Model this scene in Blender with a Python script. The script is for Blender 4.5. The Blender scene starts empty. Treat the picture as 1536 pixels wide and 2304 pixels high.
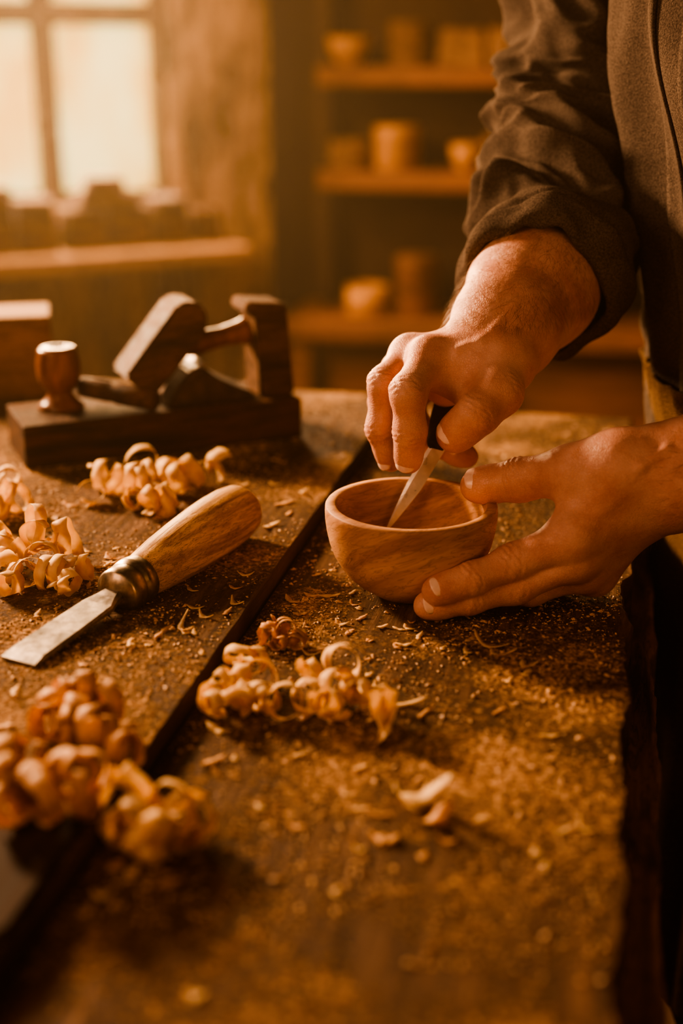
import bpy, bmesh, math, random
import numpy as np
from mathutils import Vector, Matrix, noise
C = bpy.context.scene.collection
random.seed(7)
PI = math.pi
FPX = 2920.0; H = 0.361; PITCH = math.radians(19.3)
SP, CP = math.sin(PITCH), math.cos(PITCH)
ZOFF = 0.85            # bench top height above the floor; geometry below is authored with bench top at z=0

def ray(px, py):
    xc = (px-768)/FPX; yc = (1152-py)/FPX
    return Vector((xc, CP+yc*SP, -SP+yc*CP))
CAM = Vector((0, 0, H))
def P(px, py, d): return CAM + ray(px, py)*d
def G(px, py, z=0.0):
    r = ray(px, py); return CAM + r*((z-H)/r.z)
def PL(px, py, q, m, off=0.0):
    r = ray(px, py); return CAM + r*(((q.dot(m)+off)-CAM.dot(m))/r.dot(m))

# ---------------------------------------------------------------- helpers
def empty(name, loc):
    o = bpy.data.objects.new(name, None); C.objects.link(o); o.location = loc
    o.empty_display_size = 0.02
    return o
def tag(o, label=None, cat=None, group=None, kind=None):
    if label: o['label'] = label
    if cat: o['category'] = cat
    if group: o['group'] = group
    if kind: o['kind'] = kind
    return o
def mk(name, verts, faces, m, parent=None, origin=None, smooth=True):
    """verts in world coordinates"""
    if parent is not None:
        origin = Vector(parent['_org']) if '_org' in parent else Vector(parent.location)
    if origin is None: origin = Vector((0, 0, 0))
    origin = Vector(origin)
    me = bpy.data.meshes.new(name)
    me.from_pydata([tuple(Vector(v)-origin) for v in verts], [], [tuple(f) for f in faces])
    me.update()
    if smooth: me.polygons.foreach_set('use_smooth', [True]*len(me.polygons))
    if m: me.materials.append(m)
    o = bpy.data.objects.new(name, me); C.objects.link(o)
    if parent is not None:
        o.parent = parent
        o['_org'] = list(origin)
    else:
        o.location = origin
    return o
def frombm(bm):
    bm.verts.ensure_lookup_table(); bm.verts.index_update()
    v = [x.co.copy() for x in bm.verts]; f = [[q.index for q in p.verts] for p in bm.faces]
    bm.free(); return v, f
def join(*parts):
    V = []; F = []
    for v, f in parts:
        n = len(V); V += [Vector(x) for x in v]; F += [[i+n for i in p] for p in f]
    return V, F
def box(size, center=(0, 0, 0), rot=None, bev=0.002, taper=1.0, seg=2):
    bm = bmesh.new(); bmesh.ops.create_cube(bm, size=1)
    for v in bm.verts:
        if v.co.z > 0: v.co.x *= taper; v.co.y *= taper
        v.co.x *= size[0]; v.co.y *= size[1]; v.co.z *= size[2]
    if bev > 0:
        bmesh.ops.bevel(bm, geom=bm.edges[:], offset=bev, segments=seg, affect='EDGES', profile=0.6)
    M_ = Matrix.Translation(Vector(center)) @ (rot.to_4x4() if rot is not None else Matrix())
    bmesh.ops.transform(bm, matrix=M_, verts=bm.verts)
    return frombm(bm)
def frame(x, y, z=None):
    x = Vector(x).normalized(); y = Vector(y); y = (y - x*y.dot(x)).normalized(); z = x.cross(y)
    return Matrix((x, y, z)).transposed()
def lathe(prof, seg=48, base=(0, 0, 0), rot=None, wob=0):
    V = []; F = []; n = len(prof)
    for i, (r, z) in enumerate(prof):
        for k in range(seg):
            a = 2*PI*k/seg
            V.append(Vector((r*math.cos(a), r*math.sin(a), z)))
    for i in range(n-1):
        for k in range(seg):
            k2 = (k+1) % seg
            F.append([i*seg+k, i*seg+k2, (i+1)*seg+k2, (i+1)*seg+k])
    if prof[0][0] > 1e-6: F.append([k for k in range(seg)][::-1])
    if prof[-1][0] > 1e-6: F.append([(n-1)*seg+k for k in range(seg)])
    R = rot if rot is not None else Matrix.Identity(3)
    V = [R @ v + Vector(base) for v in V]
    return V, F
def axisrot(d):
    return Vector((0, 0, 1)).rotation_difference(Vector(d).normalized()).to_matrix()
def extrude_profile(pts_a, pts_b, bev):
    bm = bmesh.new()
    a = [bm.verts.new(p) for p in pts_a]; b2 = [bm.verts.new(p) for p in pts_b]
    bm.faces.new(a); bm.faces.new(b2[::-1])
    for i in range(len(a)):
        j = (i+1) % len(a); bm.faces.new([a[i], b2[i], b2[j], a[j]])
    bmesh.ops.recalc_face_normals(bm, faces=bm.faces)
    bmesh.ops.bevel(bm, geom=bm.edges[:], offset=bev, segments=2, affect='EDGES')
    return frombm(bm)

# ---------------------------------------------------------------- materials
def newmat(name):
    m = bpy.data.materials.new(name); m.use_nodes = True
    nt = m.node_tree; b = nt.nodes['Principled BSDF']; return m, nt, b
def N(nt, t, **kw):
    n = nt.nodes.new(t)
    for k, v in kw.items():
        if k in n.inputs: n.inputs[k].default_value = v
        else: setattr(n, k, v)
    return n
def ramp(nt, fac, stops):
    r = nt.nodes.new('ShaderNodeValToRGB'); nt.links.new(fac, r.inputs[0])
    cr = r.color_ramp
    cr.elements[0].position = stops[0][0]; cr.elements[0].color = stops[0][1]
    cr.elements[1].position = stops[-1][0]; cr.elements[1].color = stops[-1][1]
    for p, c in stops[1:-1]:
        e = cr.elements.new(p); e.color = c
    return r.outputs[0]
def g(v): return (v, v, v, 1)
def c4(c): return (c[0], c[1], c[2], 1)
def coords(nt, scale=(1, 1, 1), rot=(0, 0, 0)):
    tc = nt.nodes.new('ShaderNodeTexCoord'); mr = nt.nodes.new('ShaderNodeMapping'); mp = nt.nodes.new('ShaderNodeMapping')
    nt.links.new(tc.outputs['Object'], mr.inputs[0]); mr.inputs['Rotation'].default_value = rot
    nt.links.new(mr.outputs[0], mp.inputs[0]); mp.inputs['Scale'].default_value = scale
    return mp.outputs[0]
def wood(name, dark, light, scale=(60, 60, 6), rot=(0, 0, 0), rough=0.55, bump=0.3, detail=6, spec=0.4, cracks=0.0, dust=0.0):
    m, nt, b = newmat(name); L = nt.links
    co = coords(nt, scale, rot)
    n1 = N(nt, 'ShaderNodeTexNoise', Scale=1.0, Detail=detail, Roughness=0.6, Distortion=0.6); L.new(co, n1.inputs['Vector'])
    n2 = N(nt, 'ShaderNodeTexNoise', Scale=0.23, Detail=2.0); L.new(co, n2.inputs['Vector'])
    mx = N(nt, 'ShaderNodeMath', operation='MULTIPLY_ADD'); L.new(n2.outputs[0], mx.inputs[0]); mx.inputs[1].default_value = 0.7
    L.new(n1.outputs[0], mx.inputs[2])
    mid = [(a+b_)/2 for a, b_ in zip(dark, light)]
    col = ramp(nt, mx.outputs[0], [(0.66, c4(dark)), (0.83, c4(mid)), (0.99, c4(light))])
    if cracks > 0:
        n3 = N(nt, 'ShaderNodeTexNoise', Scale=2.2, Detail=3.0, Distortion=1.5); L.new(co, n3.inputs['Vector'])
        cm = ramp(nt, n3.outputs[0], [(0.465, g(1)), (0.5, g(1-cracks)), (0.535, g(1))])
        ml = nt.nodes.new('ShaderNodeMixRGB'); ml.blend_type = 'MULTIPLY'; ml.inputs[0].default_value = 1.0
        L.new(col, ml.inputs[1]); L.new(cm, ml.inputs[2]); col = ml.outputs[0]
    if dust > 0:   # sawdust settled on the upward faces
        ge = nt.nodes.new('ShaderNodeNewGeometry'); sx = nt.nodes.new('ShaderNodeSeparateXYZ'); L.new(ge.outputs['Normal'], sx.inputs[0])
        cd = coords(nt, (260, 260, 260)); nd_ = N(nt, 'ShaderNodeTexNoise', Scale=1.0, Detail=5.0, Roughness=0.8); L.new(cd, nd_.inputs['Vector'])
        up_ = ramp(nt, sx.outputs[2], [(0.75, g(0)), (0.95, g(1))]); dm = ramp(nt, nd_.outputs[0], [(0.62-dust*0.25, g(0)), (0.68-dust*0.25, g(1))])
        mm = N(nt, 'ShaderNodeMath', operation='MULTIPLY'); L.new(up_, mm.inputs[0]); L.new(dm, mm.inputs[1])
        m2 = nt.nodes.new('ShaderNodeMixRGB'); L.new(mm.outputs[0], m2.inputs[0]); L.new(col, m2.inputs[1]); m2.inputs[2].default_value = (0.40, 0.21, 0.09, 1); col = m2.outputs[0]
    L.new(col, b.inputs['Base Color'])
    L.new(ramp(nt, n1.outputs[0], [(0.3, g(max(0, rough-0.12))), (0.7, g(min(1, rough+0.12)))]), b.inputs['Roughness'])
    b.inputs['Specular IOR Level'].default_value = spec
    bp = N(nt, 'ShaderNodeBump', Strength=bump, Distance=0.001); L.new(n1.outputs[0], bp.inputs['Height'])
    L.new(bp.outputs[0], b.inputs['Normal'])
    return m
M = {}
M['bowl'] = wood('bowl_wood', (0.34, 0.160, 0.080), (0.62, 0.36, 0.20), (13, 20, 95), (0.40, 0.30, 0), 0.6, 0.2, cracks=0.30, spec=0.3)
M['handle'] = wood('chisel_handle_wood', (0.32, 0.155, 0.06), (0.80, 0.51, 0.25), (190, 14, 190), (0, 0, 0.46), 0.42, 0.6, cracks=0.6)
M['plane'] = wood('dark_plane_wood', (0.020, 0.009, 0.005), (0.10, 0.042, 0.020), (12, 130, 130), (0, 0, -0.42), 0.75, 0.9, cracks=0.5, dust=0.08, spec=0.12)
M['plane2'] = wood('brown_plane_wood', (0.035, 0.016, 0.009), (0.145, 0.070, 0.037), (20, 110, 110), (0, 0, -0.42), 0.65, 0.9, cracks=0.5, spec=0.18)
M['knob'] = wood('knob_wood', (0.11, 0.035, 0.014), (0.28, 0.10, 0.04), (60, 60, 20), (0, 0, 0), 0.35, 0.15)
M['shelf'] = wood('shelf_wood', (0.11, 0.042, 0.018), (0.27, 0.105, 0.048), (6, 40, 40), (0, 0, 0.213), 0.75, 0.3)
M['cup'] = wood('turned_cup_wood', (0.42, 0.19, 0.07), (0.66, 0.33, 0.13), (8, 8, 40), (0, 0, 0), 0.65, 0.2)
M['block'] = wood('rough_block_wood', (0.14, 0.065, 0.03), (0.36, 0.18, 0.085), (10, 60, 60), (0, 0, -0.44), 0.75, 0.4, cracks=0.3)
M['block_backlit'] = wood('backlit_block_wood', (0.030, 0.013, 0.006), (0.10, 0.045, 0.02), (10, 60, 60), (0, 0, -0.44), 0.9, 0.4, cracks=0.3, spec=0.1)  # darkened copy of the block wood: backlit shade put into the colour
M['frame'] = wood('window_frame_wood', (0.05, 0.025, 0.012), (0.13, 0.065, 0.03), (40, 40, 5), (0, 0, 0), 0.6, 0.3)
M['darkhandle'] = wood('dark_knife_handle', (0.018, 0.009, 0.006), (0.05, 0.022, 0.013), (80, 80, 20), (0, 0, 0), 0.65, 0.2, spec=0.2)
M['bar'] = wood('smooth_dark_bar_surface', (0.020, 0.011, 0.007), (0.055, 0.030, 0.018), (60, 4, 60), (0, 0, 0.213), 0.7, 0.1, spec=0.12)

def metal(name, col, rough, sc=200, bump=0.1, met=0.9, stain=0.45):
    m, nt, b = newmat(name); L = nt.links
    co = coords(nt, (sc, sc, sc)); n = N(nt, 'ShaderNodeTexNoise', Scale=1.0, Detail=5.0); L.new(co, n.inputs['Vector'])
    n2 = N(nt, 'ShaderNodeTexNoise', Scale=0.3, Detail=4.0, Roughness=0.7); L.new(co, n2.inputs['Vector'])
    L.new(ramp(nt, n2.outputs[0], [(0.38, c4([c*stain for c in col])), (0.6, c4(col))]), b.inputs['Base Color'])
    b.inputs['Metallic'].default_value = met
    L.new(ramp(nt, n.outputs[0], [(0.3, g(rough*0.75)), (0.7, g(min(1, rough*1.3)))]), b.inputs['Roughness'])
    bp = N(nt, 'ShaderNodeBump', Strength=bump, Distance=0.0005); L.new(n.outputs[0], bp.inputs['Height']); L.new(bp.outputs[0], b.inputs['Normal'])
    return m
M['steel'] = metal('worn_steel', (0.46, 0.41, 0.37), 0.4, met=0.7)
M['blade'] = metal('bright_blade_steel', (0.70, 0.64, 0.58), 0.34, met=0.4, stain=0.85, bump=0.02)
M['ferrule'] = metal('worn_metal_ferrule', (0.42, 0.34, 0.26), 0.36)
M['iron'] = metal('dark_iron', (0.10, 0.07, 0.055), 0.5)

# bench: worn dark wood under a patchy layer of golden sawdust
def bench_mat(name, bias, shift):
    m, nt, b = newmat(name); L = nt.links
    ang = math.radians(12.2)
    tc = nt.nodes.new('ShaderNodeTexCoord')
    mp = nt.nodes.new('ShaderNodeMapping'); mp.inputs['Rotation'].default_value = (0, 0, ang)
    L.new(tc.outputs['Object'], mp.inputs[0])
    mg = nt.nodes.new('ShaderNodeMapping'); mg.inputs['Scale'].default_value = (110, 7, 40); L.new(mp.outputs[0], mg.inputs[0])
    gr = N(nt, 'ShaderNodeTexNoise', Scale=1.0, Detail=8.0, Roughness=0.7, Distortion=0.5); L.new(mg.outputs[0], gr.inputs['Vector'])
    woodc = ramp(nt, gr.outputs[0], [(0.32, (0.020, 0.011, 0.007, 1)), (0.5, (0.080, 0.043, 0.026, 1)), (0.70, (0.20, 0.115, 0.070, 1))])
    off = nt.nodes.new('ShaderNodeMapping'); off.inputs['Location'].default_value = (shift, shift*0.7, 0); L.new(mp.outputs[0], off.inputs[0])
    big = N(nt, 'ShaderNodeTexNoise', Scale=9.0, Detail=4.0, Roughness=0.55); L.new(off.outputs[0], big.inputs['Vector'])
    gn = N(nt, 'ShaderNodeTexNoise', Scale=230.0, Detail=6.0, Roughness=0.78); L.new(mp.outputs[0], gn.inputs['Vector'])
    fine = N(nt, 'ShaderNodeTexNoise', Scale=1100.0, Detail=2.0, Roughness=0.7); L.new(mp.outputs[0], fine.inputs['Vector'])
    vo = N(nt, 'ShaderNodeTexVoronoi', Scale=480.0); L.new(mp.outputs[0], vo.inputs['Vector'])
    a1 = N(nt, 'ShaderNodeMath', operation='MULTIPLY_ADD'); L.new(big.outputs[0], a1.inputs[0]); a1.inputs[1].default_value = 1.0; L.new(gn.outputs[0], a1.inputs[2])
    a3 = N(nt, 'ShaderNodeMath', operation='MULTIPLY_ADD'); L.new(gr.outputs[0], a3.inputs[0]); a3.inputs[1].default_value = -0.36; L.new(a1.outputs[0], a3.inputs[2])
    a4 = N(nt, 'ShaderNodeMath', operation='SUBTRACT'); L.new(a3.outputs[0], a4.inputs[0]); a4.inputs[1].default_value = 0.095
    # mean about 0.725
    mask = ramp(nt, a4.outputs[0], [(0.67-bias, g(0.03)), (0.76-bias, g(0.55)), (0.86-bias, g(1.0))])
    dc = N(nt, 'ShaderNodeMixRGB'); dc.inputs[0].default_value = 0.5; L.new(fine.outputs[0], dc.inputs[1]); L.new(vo.outputs['Color'], dc.inputs[2])
    bw = nt.nodes.new('ShaderNodeRGBToBW'); L.new(dc.outputs[0], bw.inputs[0])
    dustc = ramp(nt, bw.outputs[0], [(0.30, (0.16, 0.080, 0.037, 1)), (0.5, (0.40, 0.220, 0.110, 1)), (0.68, (0.70, 0.44, 0.25, 1))])
    mx = nt.nodes.new('ShaderNodeMixRGB'); L.new(mask, mx.inputs[0]); L.new(woodc, mx.inputs[1]); L.new(dustc, mx.inputs[2])
    L.new(mx.outputs[0], b.inputs['Base Color'])
    L.new(ramp(nt, mask, [(0, g(0.7)), (1, g(1.0))]), b.inputs['Roughness'])
    b.inputs['Specular IOR Level'].default_value = 0.12
    hm = N(nt, 'ShaderNodeMath', operation='MULTIPLY'); L.new(mask, hm.inputs[0]); L.new(bw.outputs[0], hm.inputs[1])
    h2 = N(nt, 'ShaderNodeMath', operation='MULTIPLY_ADD'); L.new(mask, h2.inputs[0]); h2.inputs[1].default_value = 0.5; L.new(hm.outputs[0], h2.inputs[2])
    hb = N(nt, 'ShaderNodeMath', operation='MULTIPLY_ADD'); L.new(gr.outputs[0], hb.inputs[0]); hb.inputs[1].default_value = 0.9; L.new(h2.outputs[0], hb.inputs[2])
    bp = N(nt, 'ShaderNodeBump', Strength=1.0, Distance=0.0014); L.new(hb.outputs[0], bp.inputs['Height']); L.new(bp.outputs[0], b.inputs['Normal'])
    return m
M['bench'] = bench_mat('dusty_bench_wood', -0.005, 0.0)
M['bench2'] = bench_mat('dusty_raised_board', 0.01, 3.1)
M['benchside'] = wood('dark_bench_edge_wood', (0.018, 0.009, 0.006), (0.12, 0.062, 0.034), (60, 4, 60), (0, 0, 0.213), 0.65, 0.6, cracks=0.3, spec=0.25)
M['rail'] = wood('rough_side_rail_wood', (0.05, 0.024, 0.012), (0.32, 0.165, 0.08), (70, 9, 70), (0, 0, 0.213), 0.8, 1.0, cracks=0.6)

def shaving_mat(name, a, b_, tr=0.35):
    m, nt, b = newmat(name); L = nt.links
    co = coords(nt, (120, 120, 120)); n = N(nt, 'ShaderNodeTexNoise', Scale=1.0, Detail=4.0); L.new(co, n.inputs['Vector'])
    col = ramp(nt, n.outputs[0], [(0.3, c4(a)), (0.7, c4(b_))])
    L.new(col, b.inputs['Base Color']); b.inputs['Roughness'].default_value = 0.55; b.inputs['Specular IOR Level'].default_value = 0.35
    t = nt.nodes.new('ShaderNodeBsdfTranslucent'); L.new(col, t.inputs[0])
    mx = nt.nodes.new('ShaderNodeMixShader'); mx.inputs[0].default_value = tr
    L.new(b.outputs[0], mx.inputs[1]); L.new(t.outputs[0], mx.inputs[2])
    L.new(mx.outputs[0], nt.nodes['Material Output'].inputs[0])
    return m
M['shaving'] = shaving_mat('pale_wood_shaving', (0.80, 0.55, 0.29), (0.95, 0.78, 0.50), 0.5)
M['shaving2'] = shaving_mat('reddish_wood_shaving', (0.58, 0.32, 0.15), (0.84, 0.55, 0.31), 0.45)
M['dust'] = shaving_mat('sawdust_grains', (0.36, 0.19, 0.09), (0.80, 0.53, 0.31), 0.1)

# skin
m, nt, b = newmat('skin'); L = nt.links
co = coords(nt, (1, 1, 1))
n1 = N(nt, 'ShaderNodeTexNoise', Scale=40.0, Detail=3.0, Roughness=0.55); L.new(co, n1.inputs['Vector'])
n0 = N(nt, 'ShaderNodeTexNoise', Scale=600.0, Detail=3.0, Roughness=0.7); L.new(co, n0.inputs['Vector'])
sm_ = N(nt, 'ShaderNodeMath', operation='MULTIPLY_ADD'); L.new(n0.outputs[0], sm_.inputs[0]); sm_.inputs[1].default_value = 0.25; L.new(n1.outputs[0], sm_.inputs[2])
v1 = N(nt, 'ShaderNodeTexVoronoi', Scale=620.0, feature='DISTANCE_TO_EDGE')
wp = N(nt, 'ShaderNodeMixRGB'); wp.inputs[0].default_value = 0.012; L.new(co, wp.inputs[1]); L.new(n1.outputs['Color'], wp.inputs[2])
L.new(wp.outputs[0], v1.inputs['Vector'])
vr = ramp(nt, v1.outputs['Distance'], [(0.0, g(0)), (0.16, g(1))])
skc = ramp(nt, sm_.outputs[0], [(0.43, (0.54, 0.245, 0.175, 1)), (0.62, (0.64, 0.335, 0.25, 1)), (0.85, (0.74, 0.44, 0.34, 1))])
dk = ramp(nt, vr, [(0, g(0.92)), (1, g(1))])
ml = nt.nodes.new('ShaderNodeMixRGB'); ml.blend_type = 'MULTIPLY'; ml.inputs[0].default_value = 1.0; L.new(skc, ml.inputs[1]); L.new(dk, ml.inputs[2])
L.new(ml.outputs[0], b.inputs['Base Color'])
b.inputs['Roughness'].default_value = 0.47; b.inputs['Specular IOR Level'].default_value = 0.45
b.inputs['Subsurface Weight'].default_value = 0.12; b.inputs['Subsurface Radius'].default_value = (1.0, 0.35, 0.2); b.inputs['Subsurface Scale'].default_value = 0.004
nd = N(nt, 'ShaderNodeTexNoise', Scale=260.0, Detail=3.0); L.new(co, nd.inputs['Vector'])
ad = N(nt, 'ShaderNodeMath', operation='MULTIPLY_ADD'); L.new(nd.outputs[0], ad.inputs[0]); ad.inputs[1].default_value = 1.0
v3 = N(nt, 'ShaderNodeMath', operation='MULTIPLY'); L.new(vr, v3.inputs[0]); v3.inputs[1].default_value = 0.45; L.new(v3.outputs[0], ad.inputs[2])
bp = N(nt, 'ShaderNodeBump', Strength=0.45, Distance=0.0006); L.new(ad.outputs[0], bp.inputs['Height']); L.new(bp.outputs[0], b.inputs['Normal'])
M['skin'] = m
m, nt, b = newmat('fingernail'); b.inputs['Roughness'].default_value = 0.25
co = coords(nt, (200, 200, 200)); n1 = N(nt, 'ShaderNodeTexNoise', Scale=1.0); nt.links.new(co, n1.inputs['Vector'])
nt.links.new(ramp(nt, n1.outputs[0], [(0.3, (0.74, 0.52, 0.42, 1)), (0.7, (0.84, 0.64, 0.54, 1))]), b.inputs['Base Color'])
M['nail'] = m
m, nt, b = newmat('arm_hair'); b.inputs['Roughness'].default_value = 0.5
co = coords(nt, (50, 50, 50)); n1 = N(nt, 'ShaderNodeTexNoise', Scale=1.0); nt.links.new(co, n1.inputs['Vector'])
nt.links.new(ramp(nt, n1.outputs[0], [(0.3, (0.20, 0.08, 0.03, 1)), (0.7, (0.50, 0.26, 0.12, 1))]), b.inputs['Base Color'])
M['hair'] = m
def cloth(name, a, b_, sc=700):
    m, nt, b = newmat(name); L = nt.links
    co = coords(nt, (1, 1, 1)); n1 = N(nt, 'ShaderNodeTexNoise', Scale=18.0, Detail=3.0); L.new(co, n1.inputs['Vector'])
    n2 = N(nt, 'ShaderNodeTexNoise', Scale=float(sc), Detail=3.0, Roughness=0.75); L.new(co, n2.inputs['Vector'])
    ad = N(nt, 'ShaderNodeMath', operation='MULTIPLY_ADD'); L.new(n1.outputs[0], ad.inputs[0]); ad.inputs[1].default_value = 0.25; L.new(n2.outputs[0], ad.inputs[2])
    L.new(ramp(nt, ad.outputs[0], [(0.50, c4(a)), (0.75, c4(b_))]), b.inputs['Base Color'])
    b.inputs['Roughness'].default_value = 1.0; b.inputs['Specular IOR Level'].default_value = 0.0
    bp = N(nt, 'ShaderNodeBump', Strength=1.0, Distance=0.0014); L.new(n2.outputs[0], bp.inputs['Height']); L.new(bp.outputs[0], b.inputs['Normal'])
    return m
M['shirt'] = cloth('grey_brown_shirt_cloth', (0.058, 0.044, 0.036), (0.155, 0.122, 0.100), 750)
M['apron'] = cloth('brown_apron_cloth', (0.07, 0.042, 0.024), (0.20, 0.125, 0.075))
M['trouser'] = cloth('dark_trouser_cloth', (0.03, 0.02, 0.014), (0.06, 0.04, 0.028))
def plaster(name, a, b_, scale=(3, 3, 3), rough=0.9, c0=0.3, c1=0.7):
    m, nt, b = newmat(name); L = nt.links
    co = coords(nt, scale); n1 = N(nt, 'ShaderNodeTexNoise', Scale=1.5, Detail=7.0, Roughness=0.65); L.new(co, n1.inputs['Vector'])
    L.new(ramp(nt, n1.outputs[0], [(c0, c4(a)), (c1, c4(b_))]), b.inputs['Base Color']); b.inputs['Roughness'].default_value = rough
    bp = N(nt, 'ShaderNodeBump', Strength=1.0, Distance=0.04); L.new(n1.outputs[0], bp.inputs['Height']); L.new(bp.outputs[0], b.inputs['Normal'])
    return m
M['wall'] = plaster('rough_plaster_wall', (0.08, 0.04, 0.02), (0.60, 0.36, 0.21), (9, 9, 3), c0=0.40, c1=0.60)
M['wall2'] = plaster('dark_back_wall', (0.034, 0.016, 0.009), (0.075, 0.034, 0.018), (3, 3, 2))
M['floor'] = plaster('dark_floor', (0.04, 0.02, 0.012), (0.08, 0.04, 0.022))
m, nt, b = newmat('glowing_window_glass'); L = nt.links
co = coords(nt, (7, 7, 4)); n1 = N(nt, 'ShaderNodeTexNoise', Scale=1.0, Detail=3.0); L.new(co, n1.inputs['Vector'])
col = ramp(nt, n1.outputs[0], [(0.38, (1.0, 0.54, 0.13, 1)), (0.5, (1.0, 0.70, 0.23, 1)), (0.62, (1.0, 0.82, 0.34, 1))])
L.new(col, b.inputs['Emission Color']); b.inputs['Emission Strength'].default_value = 1.3  # daylight behind the panes is put in as emission on the glass
b.inputs['Base Color'].default_value = (0.3, 0.2, 0.1, 1); b.inputs['Roughness'].default_value = 0.9; b.inputs['Specular IOR Level'].default_value = 0.1
M['glass'] = m

# ---------------------------------------------------------------- bench
E = Vector((math.sin(math.radians(12.2)), math.cos(math.radians(12.2)), 0)); NN = Vector((E.y, -E.x, 0))
O = G(1415, 1300, 0)
def B(n, s, z=0): return O + NN*n + E*s + Vector((0, 0, z))
ST = 0.012   # raised board
bench = empty('workbench', B(-0.35, 0, -0.85)); bench['_org'] = list(bench.location)
tag(bench, 'worn brown wooden workbench strewn with sawdust, one board raised along a dark seam', 'workbench')
def board(name, n0, n1, s0, s1, z0, z1, mtop, wl, wr, b=0.0015, seed=0, mside='benchside'):
    V = []; F = []; K = 400
    for i in range(K+1):
        s = s0+(s1-s0)*i/K
        a = n0 + wl*noise.fractal(Vector((s*14, seed, 0)), 0.8, 2.0, 4); c = n1 + wr*noise.fractal(Vector((s*14, seed+9, 0)), 0.7, 2.0, 5)
        for (n, z) in ((a, z0), (a, z1-b), (a+b, z1), (c-b, z1), (c, z1-b), (c, z0)):
            V.append(B(n, s, z))
    for i in range(K):
        for k in range(6):
            k2 = (k+1) % 6
            F.append([i*6+k, i*6+k2, (i+1)*6+k2, (i+1)*6+k])
    F.append([5, 4, 3, 2, 1, 0]); F.append([K*6+k for k in range(6)])
    o = mk(name, V, F, mtop, bench, smooth=False)
    bm = bmesh.new(); bm.from_mesh(o.data); bmesh.ops.recalc_face_normals(bm, faces=bm.faces); bm.to_mesh(o.data); bm.free()
    o.data.materials.append(M[mside])
    for p in o.data.polygons:
        p.material_index = 0 if p.normal.z > 0.9 else 1
    return o
S0, S1 = -1.05, 0.456
board('plank', -0.2495, 0.0, S0, S1, -0.055, 0.0, M['bench'], 0.0004, 0.0055, seed=3)
board('raised_plank', -0.85, -0.2510, S0, S1, -0.055, ST, M['bench2'], 0.002, 0.0009, b=0.001, seed=5)
board('side_rail', -0.02, 0.0225, S0+0.02, S1-0.02, -0.150, -0.0555, M['rail'], 0.0, 0.004, b=0.003, seed=15, mside='rail')
for (n, s) in ((-0.07, S0+0.1), (-0.07, S1-0.12), (-0.78, S0+0.1), (-0.78, S1-0.12)):
    v, f = box((0.08, 0.08, 0.795), B(n, s, -0.4525), frame(NN, E), 0.004)
    mk('leg', v, f, M['benchside'], bench, smooth=False)
v, f = box((0.04, 1.2, 0.10), B(-0.78, (S0+S1)/2, -0.105), frame(NN, E), 0.003)
mk('rail', v, f, M['benchside'], bench, smooth=False)

# ---------------------------------------------------------------- bowl
bc = G(921, 1331, 0); bc.z = 0.0003
BX, BY = bc.x, bc.y
out = [(0, 0), (0.022, 0), (0.0258, 0.0013), (0.0305, 0.0045), (0.0385, 0.010), (0.0445, 0.0155), (0.0495, 0.022), (0.0540, 0.030), (0.0572, 0.039), (0.0592, 0.048), (0.0602, 0.056), (0.0604, 0.062), (0.0602, 0.0655), (0.0594, 0.0668)]
inn = [(0.0534, 0.0668), (0.0525, 0.0660), (0.0522, 0.063), (0.0520, 0.055), (0.0506, 0.045), (0.0482, 0.036), (0.0438, 0.0270), (0.037, 0.019), (0.027, 0.0125), (0.013, 0.0092), (0.0, 0.0085)]
V, F = lathe(out+inn, 96, bc)
bowl = mk('wooden_bowl', V, F, M['bowl'], origin=bc)
tag(bowl, 'small round hand-carved wooden bowl held by both hands on the bench', 'bowl')

# ---------------------------------------------------------------- knife
tipk = P(872, 1188, 0.952); gk = P(982, 1006, 0.950); hk = P(1016, 850, 0.995)
ax = (gk-tipk).normalized(); cv = (CAM-gk).normalized()
kn = empty('carving_knife', tipk); kn['_org'] = list(tipk)
tag(kn, 'short steel carving knife with dark handle, its tip inside the bowl', 'knife')
fr = frame(ax, cv.cross(ax)); w_ = fr.col[1]
if w_.x > 0: w_ = -w_
t_ = cv - ax*cv.dot(ax) - w_*cv.dot(w_); t_.normalize()
Lb = (gk-tipk).length
V = []; F = []; K = 18
for i in range(K+1):
    q = i/K; c = tipk + ax*(Lb*1.06*q)
    wid = 0.0018 + 0.0098*min(1, q*2.0)**0.8
    Lp = c + w_*(wid*0.45); Rp = c - w_*(wid*0.55); Mp = c + w_*(wid*0.22)
    th = 0.0012*min(1, q*4+0.15)
    V += [Lp, Mp+t_*th, Rp+t_*th*0.8, Rp-t_*th, Mp-t_*th]
for i in range(K):
    for k in range(5):
        F.append([i*5+k, i*5+(k+1) % 5, (i+1)*5+(k+1) % 5, (i+1)*5+k])
F.append([4, 3, 2, 1, 0]); F.append([K*5+k for k in range(5)])
bl = mk('blade', V, F, M['blade'], kn, smooth=False)
hd = (hk-gk).normalized(); fr = frame(hd, w_)
V = []; F = []; K = 20; LH = 0.062; S_ = 20
for i in range(K+1):
    q = i/K; a = 0.0088*(1-0.08*math.cos(q*2*PI))*(min(1, (1-q)*5+0.25))*min(1, q*6+.6); bb = 0.0060*(min(1, (1-q)*5+0.25))
    for k in range(S_):
        th = 2*PI*k/S_
        V.append(gk + hd*(LH*q-0.002) + fr.col[1]*(a*math.cos(th)) + fr.col[2]*(bb*math.sin(th)))
for i in range(K):
    for k in range(S_):
        F.append([i*S_+k, i*S_+(k+1) % S_, (i+1)*S_+(k+1) % S_, (i+1)*S_+k])
F.append(list(range(S_))[::-1]); F.append([K*S_+k for k in range(S_)])
mk('handle', V, F, M['darkhandle'], kn)

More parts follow.
